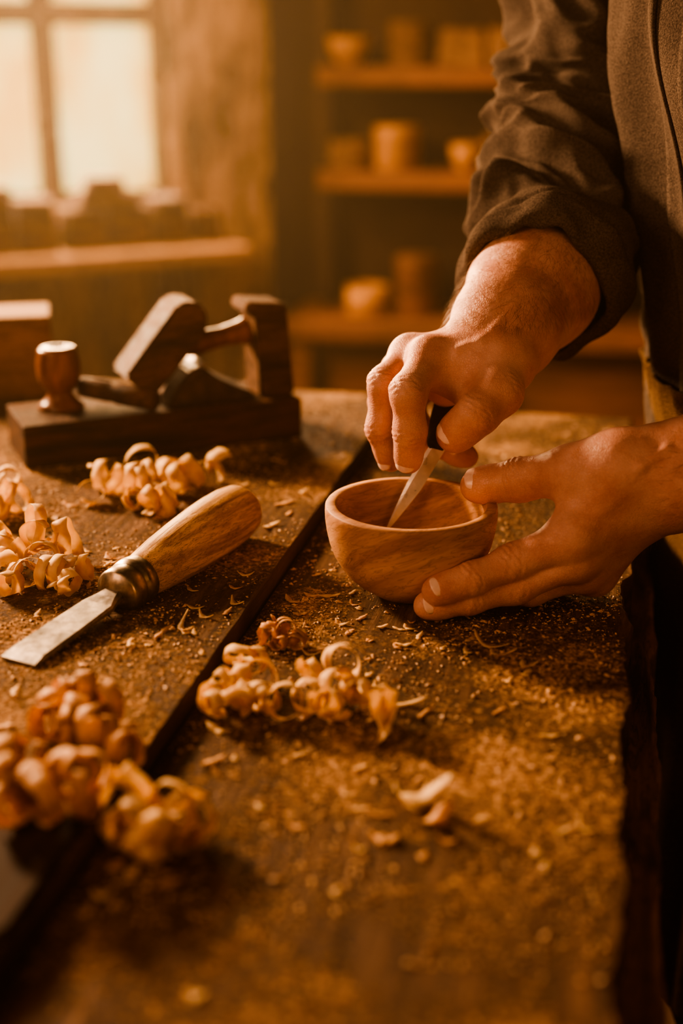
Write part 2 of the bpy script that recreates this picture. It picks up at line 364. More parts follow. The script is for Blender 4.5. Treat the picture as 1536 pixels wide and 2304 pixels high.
# ---------------------------------------------------------------- chisel
tp = G(40, 1487, ST+0.002); bt = G(548, 1140, ST+0.0232)
ax = (bt-tp).normalized(); side = ax.cross(Vector((0, 0, 1))).normalized(); up = side.cross(ax).normalized()
Lt = (bt-tp).length
ch = empty('wood_chisel', G(300, 1340, ST)); ch['_org'] = list(ch.location)
tag(ch, 'large wood chisel with a fat pale handle and steel blade lying on the raised board', 'chisel')
fr = Matrix((side, up, ax)).transposed()
sF = 0.098
def PR(s): return tp + ax*s
prof = [(0, 0), (0.0138, 0.0), (0.0155, 0.004), (0.0170, 0.014), (0.0192, 0.035), (0.0212, 0.065), (0.0226, 0.095), (0.0229, 0.115), (0.0222, 0.135), (0.0203, 0.150), (0.0165, 0.157), (0.010, 0.160), (0, 0.161)]
hl = Lt - (sF+0.024); prof = [(r, z*hl/0.158) for r, z in prof]
V, F = lathe(prof, 56, PR(sF+0.024), fr)
mk('handle', V, F, M['handle'], ch)
prof = [(0.004, -0.004), (0.010, -0.003), (0.0152, 0.0), (0.0166, 0.0015), (0.0168, 0.0125), (0.0160, 0.0135), (0.0160, 0.0145), (0.0174, 0.0158), (0.0176, 0.0215), (0.0168, 0.0228), (0.0168, 0.026), (0.014, 0.027)]
V, F = lathe(prof, 48, PR(sF), fr)
mk('ferrule', V, F, M['ferrule'], ch)
V = []; F = []
secs = [(0.0, 0.0135, 0.0002), (0.010, 0.0135, 0.0021), (0.05, 0.0132, 0.0024), (0.078, 0.0125, 0.0028), (0.088, 0.0090, 0.0040), (0.100, 0.0065, 0.0055)]
for s, w, t in secs:
    c = PR(s); ch_ = t*0.5
    V += [c-side*w-up*0.0012, c-side*w+up*(t*0.4), c-side*(w-min(ch_, w))+up*t, c+side*(w-min(ch_, w))+up*t, c+side*w+up*(t*0.4), c+side*w-up*0.0012]
for i in range(len(secs)-1):
    for k in range(6):
        F.append([i*6+k, i*6+(k+1) % 6, (i+1)*6+(k+1) % 6, (i+1)*6+k])
F.append([5, 4, 3, 2, 1, 0]); F.append([(len(secs)-1)*6+k for k in range(6)])
mk('blade', V, F, M['steel'], ch, smooth=False)

# ---------------------------------------------------------------- wooden plane
A = G(60, 1058, ST); Bq = G(680, 985, ST)
u = (Bq-A); PLn = u.length; u.normalize(); vv = Vector((-u.y, u.x, 0)); Z = Vector((0, 0, 1))
def Q(a, b, c): return A + u*a + vv*b + Z*c
pl = empty('hand_plane', Q(PLn/2, 0.045, 0)); pl['_org'] = list(pl.location)
tag(pl, 'old dark wooden hand plane with round front knob and tall rear grip', 'hand plane')
R0 = frame(u, vv)
HB = 0.040; WB = 0.088
v, f = box((PLn, WB, HB), Q(PLn/2, WB/2, HB/2), R0, 0.003, 1.0, 3); mk('body', v, f, M['plane'], pl, smooth=False)
kprof = [(0.021, 0), (0.0215, 0.003), (0.017, 0.007), (0.0125, 0.012), (0.0115, 0.016), (0.0155, 0.021), (0.0195, 0.028), (0.0205, 0.036), (0.0200, 0.045), (0.0185, 0.052), (0.0185, 0.055), (0.016, 0.058), (0.008, 0.059), (0.0078, 0.056), (0, 0.0555)]
V, F = lathe(kprof, 40, Q(0.045, 0.052, HB)); mk('front_knob', V, F, M['knob'], pl)
dT = (u*0.66 + Z*0.75).normalized(); c0 = Q(0.118, 0.040, HB+0.030)
fr = Matrix((dT, vv, dT.cross(vv))).transposed()
prof = [(0, -0.018), (0.074, -0.020), (0.088, -0.015), (0.097, -0.003), (0.094, 0.010), (0.083, 0.019), (0, 0.017)]
mk('tilted_wedge', *extrude_profile([fr @ Vector((x-0.012, -0.026, y)) + c0 for x, y in prof], [fr @ Vector((x-0.012, 0.026, y)) + c0 for x, y in prof], 0.003), M['plane2'], pl, smooth=False)
fi = Matrix((dT, vv, dT.cross(vv))).transposed()
v, f = box((0.07, 0.046, 0.004), Q(0.152, 0.042, HB+0.012), fi, 0.001); mk('plane_iron', v, f, M['steel'], pl, smooth=False)
p0 = Q(0.066, 0.060, HB+0.017); p1 = Q(0.124, 0.006, HB+0.010)
V, F = lathe([(0, 0), (0.0085, 0), (0.0098, 0.004), (0.0100, 0.03), (0.0088, 0.034), (0.0105, 0.040), (0.0105, (p1-p0).length-0.003), (0.009, (p1-p0).length), (0, (p1-p0).length)], 24, p0, axisrot(p1-p0))
mk('cross_rod', V, F, M['plane2'], pl)
prof = [(0.135, 0.0), (0.148, 0.020), (0.160, 0.034), (0.172, 0.036), (0.186, 0.024), (0.205, 0.014), (0.222, 0.006), (0.226, 0.0)]
mk('cap_iron', *extrude_profile([Q(x, 0.014, HB+y) for x, y in prof], [Q(x, 0.066, HB+y) for x, y in prof], 0.0025), M['iron'], pl, smooth=False)
prof = [(0.228, 0.0), (0.264, 0.0), (0.2605, 0.045), (0.257, 0.086), (0.2555, 0.0895), (0.217, 0.0935), (0.2145, 0.084), (0.224, 0.080), (0.2275, 0.045)]
mk('rear_grip', *extrude_profile([Q(x, 0.014, HB+y) for x, y in prof], [Q(x, 0.058, HB+y) for x, y in prof], 0.0022), M['plane2'], pl, smooth=False)
p0 = Q(0.165, 0.040, HB+0.052); p1 = Q(0.230, 0.040, HB+0.062); dd = (p1-p0).length
V, F = lathe([(0, 0), (0.011, 0), (0.0125, 0.01), (0.0105, 0.02), (0.0095, 0.035), (0.0115, dd-0.014), (0.0135, dd-0.006), (0.012, dd), (0, dd)], 28, p0, axisrot(p1-p0))
mk('grip_dowel', V, F, M['knob'], pl)

pb = G(20, 900, ST)
v, f = box((0.17, 0.085, 0.088), pb+Vector((-0.045, 0.04, 0.0442)), Matrix.Rotation(0.22, 3, 'Z'), 0.003)
tag(mk('wood_block', v, f, M['block'], origin=pb, smooth=False), 'squared wooden block standing on the bench behind the hand plane knob', 'wood block')
q0 = [G(-180, 1890, ST), G(205, 1840, ST), G(20, 2100, ST), G(-260, 2300, ST)]
bm = bmesh.new(); lo = [bm.verts.new(q+Vector((0, 0, .0002))) for q in q0]; hi_ = [bm.verts.new(q+Vector((0, 0, 0.004))) for q in q0]
bm.faces.new(lo); bm.faces.new(hi_)
for i in range(4): bm.faces.new([lo[i], lo[(i+1) % 4], hi_[(i+1) % 4], hi_[i]])
bmesh.ops.recalc_face_normals(bm, faces=bm.faces); bmesh.ops.bevel(bm, geom=bm.edges[:], offset=0.0008, segments=2, affect='EDGES')
tag(mk('flat_bar', *frombm(bm), M['bar'], origin=q0[1], smooth=False), 'smooth flat dark bar along the raised board edge, in the near left corner', 'bar')

# ---------------------------------------------------------------- shavings
def curl(R, turns, width, pitch, taper, rg):
    V = []; F = []; K = int(36*turns)+10
    ph = rg.uniform(0, 6); tw = rg.uniform(-0.6, 0.6); fl = rg.uniform(0.0, 0.8); ell = rg.uniform(0.8, 1.0)
    for i in range(K+1):
        q = i/K; th = turns*2*PI*q
        r = R*(1-taper*q)*(1+0.06*math.sin(th*0.7+ph)+0.02*math.sin(th*2.3+ph*2))
        if q > 0.75: r *= 1+fl*(q-0.75)*4
        c = Vector((r*math.cos(th), pitch*q*turns, ell*r*math.sin(th)))
        w = width*(0.35+0.65*math.sin(PI*min(1, max(0, q*0.96+0.02)))**0.25)
        ay = Vector((0.12*math.sin(th+tw), 1, 0.12*math.cos(th*0.8+ph))).normalized()
        nr = Vector((math.cos(th), 0, math.sin(th)))
        j1 = 0.0005*math.sin(i*0.9+ph)+0.0002*math.sin(i*2.1); j2 = 0.0005*math.sin(i*0.7+ph*3)
        V += [c-ay*(w/2+j1)-nr*0.0001, c, c+ay*(w/2+j2)-nr*0.0001]
    for i in range(K):
        for k in range(2): F.append([i*3+k, i*3+k+1, (i+1)*3+k+1, (i+1)*3+k])
    return V, F
def place_curl(rg, c, zb, R, turns, width, pitch, taper, mt, label, group, lift=0.0, name='wood_shaving'):
    V, F = curl(R, turns, width, pitch, taper, rg)
    az = rg.uniform(0, 2*PI); tilt = rg.uniform(-0.6, 0.6)
    Rm = Matrix.Rotation(az, 3, 'Z') @ Matrix.Rotation(tilt, 3, 'X') @ Matrix.Rotation(rg.uniform(0, 6.28), 3, 'Y')
    V = [Rm @ x for x in V]; cz = min(x.z for x in V)
    mx_ = sum((x for x in V), Vector())/len(V)
    V = [Vector((x.x-mx_.x+c.x, x.y-mx_.y+c.y, x.z-cz+zb+lift+0.0004)) for x in V]
    o = mk(name, V, F, mt, origin=Vector((c.x, c.y, zb+lift)))
    md = o.modifiers.new('solid', 'SOLIDIFY'); md.thickness = 0.00018; md.offset = 0
    tag(o, label, 'wood shaving', group)
    return o
rg = random.Random(31)
def pile(items, zb, mt, label, group, wd=0.0098, sc=1.15, tk=0.9, extra=0, er=0.022):
    its = list(items)
    for k in range(extra):
        b = items[rg.randrange(len(items))]; its.append((b[0]+rg.uniform(-er, er)*1500, b[1]+rg.uniform(-er, er)*700, b[2]*rg.uniform(.7, 1.0), b[3]*rg.uniform(.8, 1.1), b[4]+rg.uniform(0, .006)))
    for (px, py, R, turns, lift) in its:
        c = G(px, py, zb+lift*0.8+R*0.8)
        place_curl(rg, c, zb, R*sc, turns*tk, wd*rg.uniform(0.75, 1.25), rg.uniform(0.004, 0.010), rg.uniform(0.15, 0.5), mt, label, group, lift*0.8)
pile([(85, 1205, .0165, 1.3, .012), (150, 1225, .012, 1.1, .006), (30, 1240, .014, 1.2, .002), (60, 1300, .0100, 1.5, 0), (120, 1300, .0100, 1.6, 0), (185, 1285, .0090, 1.3, 0), (10, 1290, .011, 1.2, 0), (100, 1262, .012, 1.6, .003), (155, 1320, .007, 1.3, 0), (20, 1320, .008, 1.2, 0), (-20, 1220, .013, 1.3, .004)], ST, M['shaving'],
     'curled pale shaving in the heap left of the chisel ferrule', 'shavings heaped left of the chisel', extra=4)
pile([(225, 1075, .012, 1.3, .002), (262, 1095, .012, 1.5, 0), (318, 1045, .014, 0.8, .008), (330, 1100, .014, 1.9, .003), (355, 1125, .012, 1.8, 0), (400, 1090, .012, 1.4, 0), (430, 1065, .014, 1.1, .003), (300, 1130, .009, 1.5, 0), (370, 1150, .008, 1.2, 0), (375, 1070, .012, 1.4, .006), (480, 1060, .014, .6, 0), (210, 1110, .011, 1.0, 0)], ST, M['shaving'],
     'curled pale shaving in the heap between hand plane and chisel handle', 'shavings heaped in front of the plane', 0.0110, extra=4)
pile([(10, 1120, .013, 1.4, .003), (45, 1135, .010, 1.3, 0), (-10, 1150, .011, 1.5, 0), (20, 1085, .012, 1.2, .008)], ST, M['shaving'],
     'curled pale shaving at the left frame edge below the hand plane', 'shavings at the left edge')
pile([(545, 1475, .0115, 1.2, .008), (500, 1560, .010, 1.1, 0), (530, 1590, .012, 1.0, 0), (590, 1530, .010, 1.5, .003), (640, 1590, .010, 1.4, 0), (690, 1570, .0105, 1.4, 0), (735, 1600, .0095, 1.8, 0), (770, 1505, .0115, 2.0, .010), (800, 1560, .009, 1.3, .002), (700, 1520, .0095, 1.5, .006), (475, 1585, .0095, .9, 0), (760, 1560, .010, 1.4, .003), (600, 1580, .009, 1.3, 0), (565, 1505, .008, 1.3, .003), (870, 1600, .016, .45, 0), (540, 1540, .010, 1.2, .002)], 0.0, M['shaving'],
     'curled pale shaving in the central heap in front of the bowl', 'shavings heaped in front of the bowl', 0.0088, 1.12, extra=7, er=.03)
pile([(600, 1440, .006, 1.5, 0), (640, 1425, .0065, 1.8, .002), (670, 1445, .0055, 1.5, 0), (630, 1450, .005, 1.3, 0), (655, 1435, .006, 1.2, .001), (610, 1420, .006, 1.3, .002)], 0.0, M['shaving2'],
     'small crumpled shaving behind the central heap', 'crumpled shavings behind the central heap', 0.0065, 1.15, 1.0)
pile([(130, 1590, .010, 1.5, .004), (190, 1570, .011, 1.8, .010), (240, 1600, .010, 1.4, .004), (150, 1650, .009, 1.6, 0), (220, 1660, .010, 1.5, 0), (180, 1620, .010, 1.8, .004), (270, 1680, .009, 1.2, 0), (110, 1640, .009, 1.4, 0), (200, 1640, .008, 1.3, .002)], ST, M['shaving2'],
     'reddish curled shaving in the heap near the lower left, behind the dark bar', 'reddish shavings heaped at lower left', .0105, 1.2, extra=4)
pile([(30, 1770, .013, 1.3, .002), (90, 1800, .014, 1.2, .002), (150, 1760, .013, 1.4, .002), (190, 1800, .011, 1.3, 0), (20, 1820, .011, 1.2, 0), (110, 1750, .012, 1.4, .006), (60, 1730, .011, 1.2, .001), (0, 1720, .012, 1.3, .004)], ST+0.004, M['shaving2'],
     'blurred curled shaving lying over the dark bar', 'shavings over the dark bar', .011, 1.15, extra=4)
pile([(310, 1785, .0150, 1.0, .004), (390, 1820, .0130, 1.2, .004), (290, 1870, .012, 1.5, 0), (350, 1890, .012, 1.5, 0), (430, 1850, .012, 1.1, 0), (400, 1890, .009, 1.4, 0), (280, 1830, .011, 1.2, .002)], 0.0, M['shaving'],
     'large blurred pale curl in the heap right of the dark bar', 'shavings heaped right of the dark bar', 0.0098, 1.15, extra=3)

def chip(L_, W_, bend, rg, c, zb, az, mt, label, group, curlz=0.5):
    V = []; F = []; K = 8; tilt = rg.uniform(-0.3, 0.3)
    for i in range(K+1):
        q = i/K; x = (q-0.5)*L_; w = W_*(math.sin(PI*(0.04+0.92*q))**0.8)*(1+0.3*math.sin(i*1.7+L_*900))/2
        yb = bend*L_*math.sin(PI*q)*0.5; z = bend*L_*curlz*(2*q-1)**2
        V += [Vector((x, yb-w, z)), Vector((x, yb+w, z+tilt*w))]
    for i in range(K): F.append([2*i, 2*i+1, 2*i+3, 2*i+2])
    Rm = Matrix.Rotation(az, 3, 'Z'); V = [Rm @ v for v in V]; mz = min(v.z for v in V)
    V = [Vector((v.x+c.x, v.y+c.y, v.z-mz+zb+0.0004)) for v in V]
    o = mk('wood_chip', V, F, mt, origin=Vector((c.x, c.y, zb)))
    md = o.modifiers.new('solid', 'SOLIDIFY'); md.thickness = 0.0004; md.offset = 1
    tag(o, label, 'wood chip', group)
c = G(950, 1840, 0); chip(.030, .017, .9, rg, c, 0.0, 0.3, M['shaving'], 'broad curled chip lying alone in the open near part of the bench, largest there', None, 0.75)
c = G(1005, 1855, 0); chip(.016, .012, .7, rg, c, 0.0, 1.3, M['shaving2'], 'short dark-edged curled chip touching the right end of the broad curled chip', None, 0.8)
def zone(c):
    n = (c-O).dot(NN); return ST if n < -0.2505 else 0.0
spots = [(1105, 1448, .030, .004), (1140, 1475, .016, .003), (370, 1425, .026, .004), (430, 1412, .028, .0035), (480, 1722, .016, .005), (865, 1888, .014, .010), (955, 1930, .007, .005), (300, 1965, .009, .005), (760, 2010, .007, .004),
         (640, 1135, .020, .007), (650, 1190, .018, .007), (160, 1137, .016, .006), (250, 1255, .014, .005), (205, 1140, .014, .006), (690, 1110, .014, .006), (660, 1352, .018, .005), (675, 1386, .010, .006), (740, 1345, .016, .0035), (300, 1450, .010, .005),
         (440, 1635, .018, .006), (905, 1600, .030, .005), (960, 1612, .018, .003), (1190, 1520, .010, .005), (1185, 1497, .010, .006), (1060, 1440, .012, .0035), (470, 1040, .022, .006), (700, 1470, .014, .0035), (90, 1385, .012, .004), (40, 1560, .012, .005), (10, 1640, .012, .006),
         (1150, 1535, .008, .004), (1230, 1950, .007, .004), (440, 2240, .008, .006), (230, 2010, .010, .006), (200, 1940, .010, .005), (700, 1340, .012, .0035), (815, 1395, .012, .004), (580, 1360, .014, .004), (560, 1385, .012, .004), (730, 1200, .012, .005), (620, 1090, .012, .005), (510, 1390, .014, .004),
         (1010, 1730, .010, .003), (1085, 1850, .008, .005), (850, 1830, .014, .003), (800, 1360, .010, .0035), (690, 1160, .010, .005)]
rq = random.Random(77)
for i in range(85):
    a = rq.random()
    if a < 0.55: px, py = rq.gauss(480, 170), rq.gauss(1290, 110)
    elif a < 0.8: px, py = rq.gauss(760, 140), rq.gauss(1420, 70)
    else: px, py = rq.uniform(250, 1350), rq.uniform(1450, 2000)
    if 0 < px < 1380 and 1060 < py < 2100: spots.append((px, py, rq.uniform(.005, .013), rq.uniform(.0025, .005)))
for (px, py, L_, W_) in spots:
    c = G(px, py, 0.0); zb = zone(c); c = G(px, py, zb)
    if (c.x-BX)**2+(c.y-BY)**2 < 0.034**2: continue
    if abs((c-O).dot(NN)+0.2505) < 0.012: c = c + NN*(0.014 if zb == 0 else -0.014)
    chip(L_, W_, rg.uniform(0.1, 0.5), rg, c, zb, rg.uniform(0, PI), M['shaving'] if rg.random() < .6 else M['shaving2'],
         'thin loose wood chip lying flat on the dusty ' + ('raised board' if zb > 0 else 'main board') + ' of the bench', 'loose chips on the ' + ('raised board' if zb > 0 else 'main board'))

# sawdust grains: uncountable
V = []; F = []
rs = random.Random(5); cnt = 0
while cnt < 34000:
    n = rs.uniform(-0.60, -0.005); s = rs.uniform(-0.46, 0.42)
    dn = noise.fractal(Vector((n*16, s*16, 4.0)), 0.9, 2.0, 3)
    if rs.random() > 0.5+dn*1.1: continue
    if abs(n+0.2505) < 0.004: continue
    zb = ST if n < -0.2505 else 0.0
    sz = 0.00022+0.00075*rs.random()**2.5 + (0.0012*rs.random() if rs.random() < 0.05 else 0)
    c = B(n, s, zb+sz*0.3+0.0001); a0 = rs.uniform(0, 6.28); el = rs.uniform(1.0, 2.4)
    if (c.x-BX)**2+(c.y-BY)**2 < 0.027**2: continue
    dx = Vector((math.cos(a0), math.sin(a0), rs.uniform(-.3, .3)))*sz*el; dy = Vector((-math.sin(a0), math.cos(a0), rs.uniform(-.3, .3)))*sz
    k = len(V)
    V += [c-dx-dy*rs.uniform(.1, .9), c+dx*rs.uniform(.4, 1)-dy, c+dx*rs.uniform(.5, 1)+dy*rs.uniform(.1, 1), c-dx*rs.uniform(.2, 1)+dy, c+Vector((0, 0, sz*0.9))]
    F += [[k, k+1, k+4], [k+1, k+2, k+4], [k+2, k+3, k+4], [k+3, k, k+4]]
    cnt += 1
sd = mk('sawdust', V, F, M['dust'], origin=B(-0.3, 0, 0), smooth=False)
tag(sd, 'fine golden sawdust and tiny chips spread over the bench boards', 'sawdust', kind='stuff')

# ---------------------------------------------------------------- SDF hands
def smin(a, b, k):
    h = np.maximum(k-np.abs(a-b), 0)/k
    return np.minimum(a, b) - h*h*k*0.25
class Grid:
    def __init__(s, lo, hi, h):
        s.lo = np.array(lo); s.h = h; s.n = np.ceil((np.array(hi)-s.lo)/h).astype(int)+1
        s.ax = [s.lo[i]+h*np.arange(s.n[i]) for i in range(3)]
    def sl(s, lo, hi):
        a = np.clip(np.floor((np.array(lo)-s.lo)/s.h).astype(int), 0, s.n-1); b = np.clip(np.ceil((np.array(hi)-s.lo)/s.h).astype(int)+1, 1, s.n)
        return tuple(slice(int(a[i]), int(max(b[i], a[i]+1))) for i in range(3))
    def co(s, sl):
        return s.ax[0][sl[0]][:, None, None], s.ax[1][sl[1]][None, :, None], s.ax[2][sl[2]][None, None, :]
def d_cone(X, Y, Zc, a, b, ra, rb):
    ba = np.array(b)-np.array(a); L2 = float(ba@ba)+1e-12
    px, py, pz = X-a[0], Y-a[1], Zc-a[2]
    t = np.clip((px*ba[0]+py*ba[1]+pz*ba[2])/L2, 0, 1)
    return np.sqrt((px-t*ba[0])**2+(py-t*ba[1])**2+(pz-t*ba[2])**2) - (ra+t*(rb-ra))
def d_tri(X, Y, Zc, a, b, c, r):
    a, b, c = map(np.array, (a, b, c)); nrm = np.cross(b-a, c-a); nrm = nrm/np.linalg.norm(nrm)
    def dot(v, p): return p[0]*v[0]+p[1]*v[1]+p[2]*v[2]
    pa = (X-a[0], Y-a[1], Zc-a[2]); pb = (X-b[0], Y-b[1], Zc-b[2]); pc = (X-c[0], Y-c[1], Zc-c[2])
    ins = (dot(np.cross(nrm, b-a), pa) >= 0) & (dot(np.cross(nrm, c-b), pb) >= 0) & (dot(np.cross(nrm, a-c), pc) >= 0)
    pd = np.abs(dot(nrm, pa))
    e = np.minimum(np.minimum(d_cone(X, Y, Zc, a, b, 0, 0), d_cone(X, Y, Zc, b, c, 0, 0)), d_cone(X, Y, Zc, c, a, 0, 0))
    return np.where(ins, pd, e) - r
def prim_bbox(p, mg):
    if p[0] == 'c': pts = np.array([p[1], p[2]]); r = max(p[3], p[4])
    else: pts = np.array([p[1], p[2], p[3]]); r = p[4]
    return pts.min(0)-r-mg, pts.max(0)+r+mg
def evalp(p, X, Y, Zc):
    return d_cone(X, Y, Zc, p[1], p[2], p[3], p[4]) if p[0] == 'c' else d_tri(X, Y, Zc, p[1], p[2], p[3], p[4])
def build_field(palm, fingers, lo, hi, h, kp=0.014, kf=0.008, kj=0.009):
    gr = Grid(lo, hi, h); Fd = np.full(gr.n, 0.03, dtype=np.float32)
    for p in palm:
        k = p[5] if len(p) == 6 and p[0] == 'c' else kp
        l, u_ = prim_bbox(p, k+0.002); sl = gr.sl(l, u_); X, Y, Zc = gr.co(sl)
        Fd[sl] = smin(Fd[sl], evalp(p, X, Y, Zc), k)
    P0 = Fd.copy()
    for fg in fingers:
        bl = np.array([prim_bbox(p, 0.013) for p in fg]); l = bl[:, 0].min(0); u_ = bl[:, 1].max(0)
        sl = gr.sl(l, u_); X, Y, Zc = gr.co(sl); ff = None
        for p in fg:
            d = evalp(p, X, Y, Zc); ff = d if ff is None else smin(ff, d, kf)
        Fd[sl] = np.minimum(Fd[sl], smin(P0[sl], ff, kj))
    return gr, Fd
def nets(gr, F):
    S = F < 0; n = F.shape
    c = np.zeros((n[0]-1, n[1]-1, n[2]-1), dtype=np.int8)
    for i in (0, 1):
        for j in (0, 1):
            for k in (0, 1): c += S[i:n[0]-1+i, j:n[1]-1+j, k:n[2]-1+k]
    act = (c > 0) & (c < 8); idx = -np.ones(act.shape, dtype=np.int64); cells = np.argwhere(act); idx[act] = np.arange(len(cells))
    acc = np.zeros((len(cells), 3)); ct = np.zeros(len(cells))
    cor = [(i, j, k) for i in (0, 1) for j in (0, 1) for k in (0, 1)]
    for a in cor:
        for ax_ in range(3):
            if a[ax_] == 0:
                b = list(a); b[ax_] = 1
                fa = F[cells[:, 0]+a[0], cells[:, 1]+a[1], cells[:, 2]+a[2]].astype(float); fb = F[cells[:, 0]+b[0], cells[:, 1]+b[1], cells[:, 2]+b[2]].astype(float)
                m = (fa < 0) != (fb < 0); t = np.where(m, fa/np.where(m, fa-fb, 1), 0)
                p = np.array(a, float)[None, :].repeat(len(cells), 0); p[:, ax_] += t
                acc += p*m[:, None]; ct += m
    V = gr.lo + gr.h*(cells + acc/ct[:, None])
    Fs = []
    for ax_ in range(3):
        a1, a2 = (ax_+1) % 3, (ax_+2) % 3
        sA = [slice(None)]*3; sB = [slice(None)]*3; sA[ax_] = slice(0, n[ax_]-1); sB[ax_] = slice(1, n[ax_])
        e = np.argwhere(S[tuple(sA)] != S[tuple(sB)])
        e = e[(e[:, a1] > 0) & (e[:, a1] < n[a1]-1) & (e[:, a2] > 0) & (e[:, a2] < n[a2]-1)]
        ins = S[e[:, 0], e[:, 1], e[:, 2]]
        q = []
        for (o1, o2) in ((-1, -1), (0, -1), (0, 0), (-1, 0)):
            t = e.copy(); t[:, a1] += o1; t[:, a2] += o2; q.append(idx[t[:, 0], t[:, 1], t[:, 2]])
        q = np.stack(q, 1); q[~ins] = q[~ins][:, ::-1]; Fs.append(q)
    return V, np.concatenate(Fs)
def vnormals(V, Fq):
    fn = np.cross(V[Fq[:, 2]]-V[Fq[:, 0]], V[Fq[:, 3]]-V[Fq[:, 1]]); nn = np.zeros_like(V)
    for k in range(4): np.add.at(nn, Fq[:, k], fn)
    return nn/(np.linalg.norm(nn, axis=1)[:, None]+1e-12)
def smooth_mesh(V, Fq, it=2, lam=0.5):
    for _ in range(it):
        s = np.zeros_like(V); c = np.zeros(len(V))
        for k in range(4):
            a, b = Fq[:, k], Fq[:, (k+1) % 4]
            np.add.at(s, a, V[b]); np.add.at(c, a, 1); np.add.at(s, b, V[a]); np.add.at(c, b, 1)
        V = V*(1-lam) + lam*s/np.maximum(c, 1)[:, None]
    return V
def cc(a, b, ra, rb, *k): return ('c', np.array(a), np.array(b), ra, rb) + tuple(k)
def tt(a, b, c, r): return ('t', np.array(a), np.array(b), np.array(c), r)
def pp(*a): return np.array(P(*a))
def finger(j, r):
    out = []
    for i in range(len(j)-1):
        out.append(cc(j[i], j[i+1], r[i]*0.97, r[i+1]*0.97))
    d = (j[-1]-j[-2]); out.append(cc(j[-1]-d*0.35, j[-1]-d*0.25, r[-1]*1.08, r[-1]*1.08))
    return out
def creases(V, nn, j, specs, dors=None):
    for (i, amp, wd, offs) in specs:
        p = j[i]; axd = (j[i+1]-j[i-1]); axd = axd/np.linalg.norm(axd)
        r = V-p; t = r@axd; rad = np.linalg.norm(r-t[:, None]*axd, axis=1)
        near = (rad < 0.019) & (np.abs(t) < 0.012)
        wgt = np.clip((nn@dors)*1.5+0.15, 0, 1) if dors is not None else 1.0
        side_ = np.cross(axd, dors); sc_ = r@side_
        d = np.zeros(len(V))
        for n_, (o_, s_) in enumerate(offs): d += s_*np.exp(-((t-o_-0.0009*np.sin(sc_*420+n_*1.7)-0.0004*np.sin(sc_*1100+n_))/wd)**2)
        bump = 0.0004*np.exp(-(t/0.0065)**2)
        V = V - nn*((amp*d-bump)*near*wgt)[:, None]
    return V
def wrinkle(V, nn, amp=0.00010):
    d = np.array([noise.fractal(Vector(v)*200, 0.9, 2.0, 2) for v in V])
    return V + nn*(amp*d)[:, None]
CRS = ((-0.0040, .7), (-0.0012, .9), (0.0015, 1.0), (0.0045, .7), (0.0072, .35), (-0.0072, .3))
# ---- right hand (holds the knife)
WA = pp(1080, 775, .948); WBq = pp(1128, 810, .938)
rI = [pp(965, 806, .935), pp(918, 882, .905), pp(922, 972, .914), pp(918, 1040, .930)]
rM = [pp(922, 800, .958), pp(866, 862, .932), pp(858, 965, .940), pp(880, 1036, .952)]
rR = [pp(900, 835, .985), pp(864, 905, .972), pp(895, 985, .984), pp(965, 1012, .988)]
rP = [pp(928, 868, 1.008), pp(925, 935, 1.0), pp(980, 1000, .992), pp(1052, 1028, .972)]
rT = [pp(1112, 848, .928), pp(1120, 882, .915), pp(1076, 930, .905), pp(1020, 980, .920)]
palmR = [cc(pp(1290, 470, 1.09), pp(1200, 645, .995), .047, .048), cc(pp(1200, 645, .995), pp(1140, 730, .962), .048, .039), cc(pp(1140, 730, .962), WA, .036, .0255), cc(pp(1140, 730, .962), WBq, .036, .0265),
         cc(pp(1118, 815, .932), rI[0], .019, .0140), cc(pp(1090, 790, .945), rM[0], .017, .0135), cc(pp(1080, 795, .962), rR[0], .016, .0125), cc(pp(1085, 815, .975), rP[0], .016, .0118),
         cc(pp(1090, 845, .958), pp(1002, 872, .966), .018, .0145),
         tt(pp(1100, 820, .95), rI[0]+np.array([0, 0.01, -.006]), rP[0], .0095), tt(pp(1110, 835, .93), pp(980, 845, .938), pp(1068, 900, .922), .0100)]
thR = finger(rT, [.0185, .0174, .0146, .0122])
fR = [finger(rI, [.0136, .0124, .0110, .0085]), finger(rM, [.0130, .0118, .0107, .0085]), finger(rR, [.012, .0112, .0098, .0082]), finger(rP, [.0112, .0102, .0092, .0080]), thR]
upv = np.array([-.05, -.25, .95])
tend = []
for (w0, k0, off) in ((pp(1105, 800, .935), rI[0], .0114), (pp(1085, 785, .948), rM[0], .0112), (pp(1078, 790, .965), rR[0], .0104)):
    tend.append(cc(w0+upv*0.016, k0+upv*off, .0022, .0030, .006))
    tend.append(cc(k0+upv*(off-.010), k0+upv*(off-.010), .0106, .0106, .012))
tend.append(cc(pp(1150, 770, .925), pp(1105, 865, .903), .0035, .003, .008))
vn = [pp(1155, 690, .922), pp(1110, 745, .918), pp(1080, 770, .917), pp(1030, 785, .918)]
for i in range(3): tend.append(cc(vn[i], vn[i+1], .0020, .0020, .0045))
palmR += tend
gr, Fd = build_field(palmR, fR, (-0.005, 0.80, 0.055), (0.245, 1.16, 0.34), 0.00115)
VR, FR = nets(gr, Fd); VR = smooth_mesh(VR, FR, 2, 0.4); nn = vnormals(VR, FR)
VR = wrinkle(VR, nn)
camv = np.array([0, -.9, .35]); camv /= np.linalg.norm(camv)
dRI = np.array([-.55, -.75, .3]); dRI /= np.linalg.norm(dRI)
for j in (rI, rM): VR = creases(VR, nn, j, [(1, .0008, .0008, CRS), (2, .0007, .0008, CRS[:4])], dRI)
VR = creases(VR, nn, rT, [(2, .0008, .0008, CRS), (1, .0006, .0010, CRS[:4])], camv)
